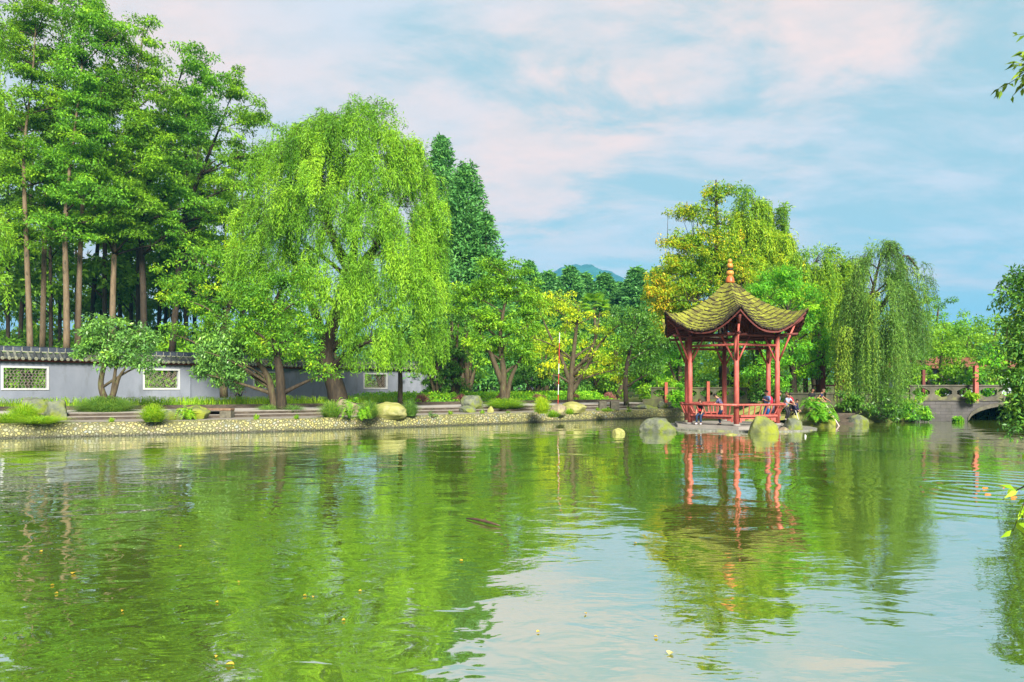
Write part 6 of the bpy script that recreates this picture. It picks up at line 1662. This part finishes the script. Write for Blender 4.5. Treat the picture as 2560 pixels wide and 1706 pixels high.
        bush('shrub', lab, 'shrub', (p[0], Y, p[2]), a, a * .7, h, mat, max(.16, a * .3), 1.0, 70, .20, .07, .6)
    # --- foreground: glossy bush leaning in from the right bank
    BL('glossy_bush', 'large dark glossy leaved tree leaning over the water at the right edge', 'tree', 17.5, [(2860, 1118, 1), (2800, 1000), (2720, 900), (2670, 800), (2640, 700)], [.13, .12, .10, .07, .03],
       [(2560, 700, 46, 40), (2530, 745, 44, 40), (2600, 720, 70, 70), (2560, 800, 60, 56), (2530, 880, 56, 50), (2600, 880, 80, 80), (2520, 950, 56, 44), (2560, 1000, 54, 44), (2600, 980, 70, 60), (2556, 1052, 34, 30), (2590, 1040, 50, 40), (2680, 700, 90, 80), (2700, 830, 100, 80), (2700, 950, 90, 70)], 'leaf_gloss', 'bark_grey', rc=.32, dens=1.35, n_per=78, L=.125, W=.050, flat=.8, K=12, twig=.008, bias=.44, droop=.2, shell=2.6)
    # overhanging twigs from trees beside the photographer
    def spray(name, label, pts, Y, leaf, L, W, tips, rad=.02, n=10, seed=0, base=None, bias=.5):
        p = np.array([P(a, b, Y) for a, b in pts]); 
        if base is not None: p = np.vstack([np.array(base, float), p])
        root = thing(name, label, 'branch', tuple(p[0])); m = MB(); c = poly_pts(p, 6); m.tube(c, np.linspace(rad, .004, len(c)), 6)
        lv = Leaves()
        for a, b, k in tips:
            q = P(a, b, Y) + np.array([0, RNG.normal(0, .1), 0]); j = int(np.linalg.norm(c - q, axis=1).argmin()); j = max(0, j - 2); tw = bez(c[j], q, .03, 5); m.tube(tw, [.006, .005, .004, .003, .002], 4)
            t = RNG.integers(1, 5, k); pos = tw[t] + RNG.normal(0, .01, (k, 3)); ax = RNG.normal(0, .55, (k, 3)) + nrm(tw[4] - tw[0]) * .7; ax[:, 2] -= .25; nr = RNG.normal(0, .5, (k, 3)); nr[:, 2] += .8; nr[:, 1] -= .4
            lv.add(pos, ax, nr, L * RNG.uniform(.7, 1.2, k), W, RNG.normal(bias, .15, k), .22)
        m.build('twig', MT['bark_dark'], root, True); lv.build('foliage', MT[leaf], root); return root
    spray('leafy_branch', 'dark leafy branch hanging in at the upper right against the sky', [(2900, -100), (2640, 120), (2575, 185)], 8.0, 'leaf_twig', .115, .040,
          [(2530, 150, 11), (2524, 172, 12), (2515, 214, 13), (2545, 190, 14), (2560, 160, 14), (2548, 232, 9), (2575, 140, 14), (2570, 210, 14), (2556, 78, 6), (2590, 90, 12), (2590, 180, 16), (2610, 150, 18), (2556, 105, 4)], base=(12.5, 9.0, 6.4))
    tr = thing('bank_tree', 'tree on the near right bank that carries the leafy branch', 'tree', (13.4, 9.0, .5)); m = MB(); m.tube([(13.4, 9, .4), (13.3, 9, 3.5), (12.5, 9.0, 6.4), (12.2, 9, 8)], [.2, .17, .12, .05], 8); m.build('trunk', MT['bark_dark'], tr, True)
    lv = Leaves(); C = np.array([12.8, 9, 8.0]) + RNG.normal(0, .8, (60, 3)); clump_leaves(lv, C, np.full(60, .5), 40, .12, .045); lv.build('crown', MT['leaf_gloss'], tr)
    spray('lime_shoot', 'bright lime shoot with long leaves reaching in at the lower right', [(2660, 1180), (2575, 1245)], 4.6, 'leaf_lime', .11, .036, [(2512, 1285, 1), (2535, 1300, 3), (2540, 1330, 3), (2555, 1320, 4), (2530, 1255, 3), (2562, 1290, 5)], .008, base=(5.9, 5.0, .5), bias=.55)
    spray('lime_shoot', 'small lime leaf tip at the right edge above the longer shoot', [(2660, 1090), (2585, 1118)], 4.8, 'leaf_lime', .10, .030, [(2556, 1150, 2), (2566, 1130, 3)], .006, base=(6.1, 5.2, .5), bias=.55)
    # willow fringe at the left edge
    willow('left_willow', 'bright willow strands hanging in at the left edge', 30.0, [(-150, 1010), (-150, 700), (-120, 400), (-100, 250)], [.4, .35, .2, .06], [(-34, 560, 36, 24, 0, .8, 1.6), (-60, 640, 40, 40, 0, .8, 1.6), (-52, 60, 40, 50, 0, .8, 2.4), (-66, 200, 44, 60, 0, .6, 1.8)], 'leaf_willow', 'bark_dark', 70, 8, (.8, 2), .22, .05, bias=.55)
# ------------------------------------------------------------------ light, sky, camera
def build_world():
    w = bpy.data.worlds.new('World'); SC.world = w; w.use_nodes = True
    nt = w.node_tree; N, L = nt.nodes, nt.links; N.clear()
    sun_dir = nrm(np.array([.24, -.86, .55]))
    el = math.asin(sun_dir[2]); rot = math.atan2(sun_dir[0], sun_dir[1])
    sky = N.new('ShaderNodeTexSky'); sky.sky_type = 'NISHITA'; sky.sun_disc = False; sky.sun_elevation = el; sky.sun_rotation = rot
    sky.air_density = 1.0; sky.dust_density = 1.2; sky.ozone_density = 1.4
    tc = N.new('ShaderNodeTexCoord'); sx = N.new('ShaderNodeSeparateXYZ'); L.new(tc.outputs['Generated'], sx.inputs[0])

    def mth(op, a, b=None):
        n = N.new('ShaderNodeMath'); n.operation = op
        for i, v in enumerate((a, b)):
            if v is None: continue
            if hasattr(v, 'node'): L.new(v, n.inputs[i])
            else: n.inputs[i].default_value = v
        return n.outputs[0]
    zc = mth('ADD', mth('MAXIMUM', sx.outputs[2], 0.0), .22)
    cb = N.new('ShaderNodeCombineXYZ'); L.new(mth('DIVIDE', sx.outputs[0], zc), cb.inputs[0]); L.new(mth('DIVIDE', sx.outputs[1], zc), cb.inputs[1])
    mp = N.new('ShaderNodeMapping'); mp.inputs['Rotation'].default_value = (0, 0, math.radians(38)); mp.inputs['Scale'].default_value = (.8, 1.35, 1); mp.inputs['Location'].default_value = (3.1, 1.4, 0); L.new(cb.outputs[0], mp.inputs[0])
    n1 = N.new('ShaderNodeTexNoise'); n1.inputs['Scale'].default_value = 2.3; n1.inputs['Detail'].default_value = 8; n1.inputs['Roughness'].default_value = .60; n1.inputs['Distortion'].default_value = .35; L.new(mp.outputs[0], n1.inputs['Vector'])
    n2 = N.new('ShaderNodeTexNoise'); n2.inputs['Scale'].default_value = .9; n2.inputs['Detail'].default_value = 3; L.new(cb.outputs[0], n2.inputs['Vector'])
    # thicker towards the left, thinning to clear blue low on the right
    az = N.new('ShaderNodeMapRange'); az.inputs[1].default_value = -.55; az.inputs[2].default_value = .55; az.inputs[3].default_value = .14; az.inputs[4].default_value = -.05; L.new(sx.outputs[0], az.inputs[0])
    cov = N.new('ShaderNodeMapRange'); cov.interpolation_type = 'SMOOTHSTEP'; cov.inputs[1].default_value = .36; cov.inputs[2].default_value = .58; L.new(mth('ADD', n1.outputs['Fac'], az.outputs[0]), cov.inputs[0])
    n3 = N.new('ShaderNodeTexNoise'); n3.inputs['Scale'].default_value = 6.5; n3.inputs['Detail'].default_value = 6; n3.inputs['Roughness'].default_value = .6; L.new(mp.outputs[0], n3.inputs['Vector'])
    brk = N.new('ShaderNodeMapRange'); brk.inputs[1].default_value = .30; brk.inputs[2].default_value = .58; brk.inputs[3].default_value = .62; brk.inputs[4].default_value = 1.0; L.new(n3.outputs['Fac'], brk.inputs[0])
    low = N.new('ShaderNodeMapRange'); low.inputs[1].default_value = .02; low.inputs[2].default_value = .30; low.inputs[3].default_value = .6; low.inputs[4].default_value = 1; L.new(sx.outputs[2], low.inputs[0])
    blue = N.new('ShaderNodeMix'); blue.data_type = 'RGBA'; blue.inputs[0].default_value = SKYMIX; L.new(sky.outputs[0], blue.inputs[6]); blue.inputs[7].default_value = (*SKYBLUE, 1)
    ct = N.new('ShaderNodeValToRGB'); e = ct.color_ramp.elements; e[0].position = .42; e[0].color = (*CLOUD_A, 1); e[1].position = .56; e[1].color = (*CLOUD_B, 1); L.new(n2.outputs['Fac'], ct.inputs[0])
    cs = N.new('ShaderNodeVectorMath'); cs.operation = 'SCALE'; cs.inputs['Scale'].default_value = CLOUD_K; L.new(ct.outputs[0], cs.inputs[0])
    mx = N.new('ShaderNodeMix'); mx.data_type = 'RGBA'; L.new(mth('MULTIPLY', mth('MULTIPLY', mth('MULTIPLY', cov.outputs[0], brk.outputs[0]), low.outputs[0]), .92), mx.inputs[0]); L.new(blue.outputs[2], mx.inputs[6]); L.new(cs.outputs[0], mx.inputs[7])
    bg = N.new('ShaderNodeBackground'); bg.inputs[1].default_value = SKY_STRENGTH; L.new(mx.outputs[2], bg.inputs[0])
    o = N.new('ShaderNodeOutputWorld'); L.new(bg.outputs[0], o.inputs[0])
    ld = bpy.data.lights.new('sun', 'SUN'); ld.energy = SUN; ld.angle = math.radians(18); ld.color = (1, .94, .80)
    lo = bpy.data.objects.new('sun', ld); COL.objects.link(lo); lo.location = (10, -20, 40)
    lo.rotation_euler = Vector(-sun_dir).to_track_quat('-Z', 'Y').to_euler()
    cd = bpy.data.cameras.new('camera'); cd.sensor_width = 36; cd.lens = F / 2560 * 36; cd.shift_y = (HZ - 853) / 2560; cd.clip_end = 8000; cd.clip_start = .05
    co = bpy.data.objects.new('camera', cd); COL.objects.link(co); co.location = (0, 0, CAMH); co.rotation_euler = (PI / 2, 0, 0); SC.camera = co
    SC.view_settings.view_transform = 'Standard'; SC.view_settings.look = 'None'; SC.view_settings.exposure = EXPOSURE; SC.view_settings.gamma = 1
    SC.cycles.max_bounces = 10; SC.cycles.diffuse_bounces = 5; SC.cycles.glossy_bounces = 3; SC.cycles.transmission_bounces = 4; SC.cycles.volume_bounces = 0
    SC.cycles.caustics_reflective = False; SC.cycles.caustics_refractive = False; SC.cycles.sample_clamp_indirect = 6


def build_haze():
    m, nt, N, L = newmat('thin summer haze')
    v = N.new('ShaderNodeVolumePrincipled'); v.inputs['Color'].default_value = HAZE_COL; v.inputs['Density'].default_value = HAZE_D; v.inputs['Anisotropy'].default_value = 0
    o = N.new('ShaderNodeOutputMaterial'); L.new(v.outputs[0], o.inputs['Volume'])
    b = MB(); b.obox((0, 1000, 160), (6600, 5000, 326)); ob = b.build('haze', m); tag(ob, kind='stuff')


SKY_STRENGTH, SUN, EXPOSURE = .060, 3.3, 2.1
SKYMIX, SKYBLUE = .92, (1.78, 2.62, 2.78)
CLOUD_A, CLOUD_B, CLOUD_K = (.94, .95, 1.02), (1.30, .99, .90), 3.4
HAZE_COL, HAZE_D = (.10, .44, .80, 1), .00030
build_ground(); build_quay(); build_wall(); build_pavilion(); build_right(); build_hill()
build_left_border(); build_furniture(); build_rocks(); build_people(); build_trees()
if True: build_world()
build_haze()
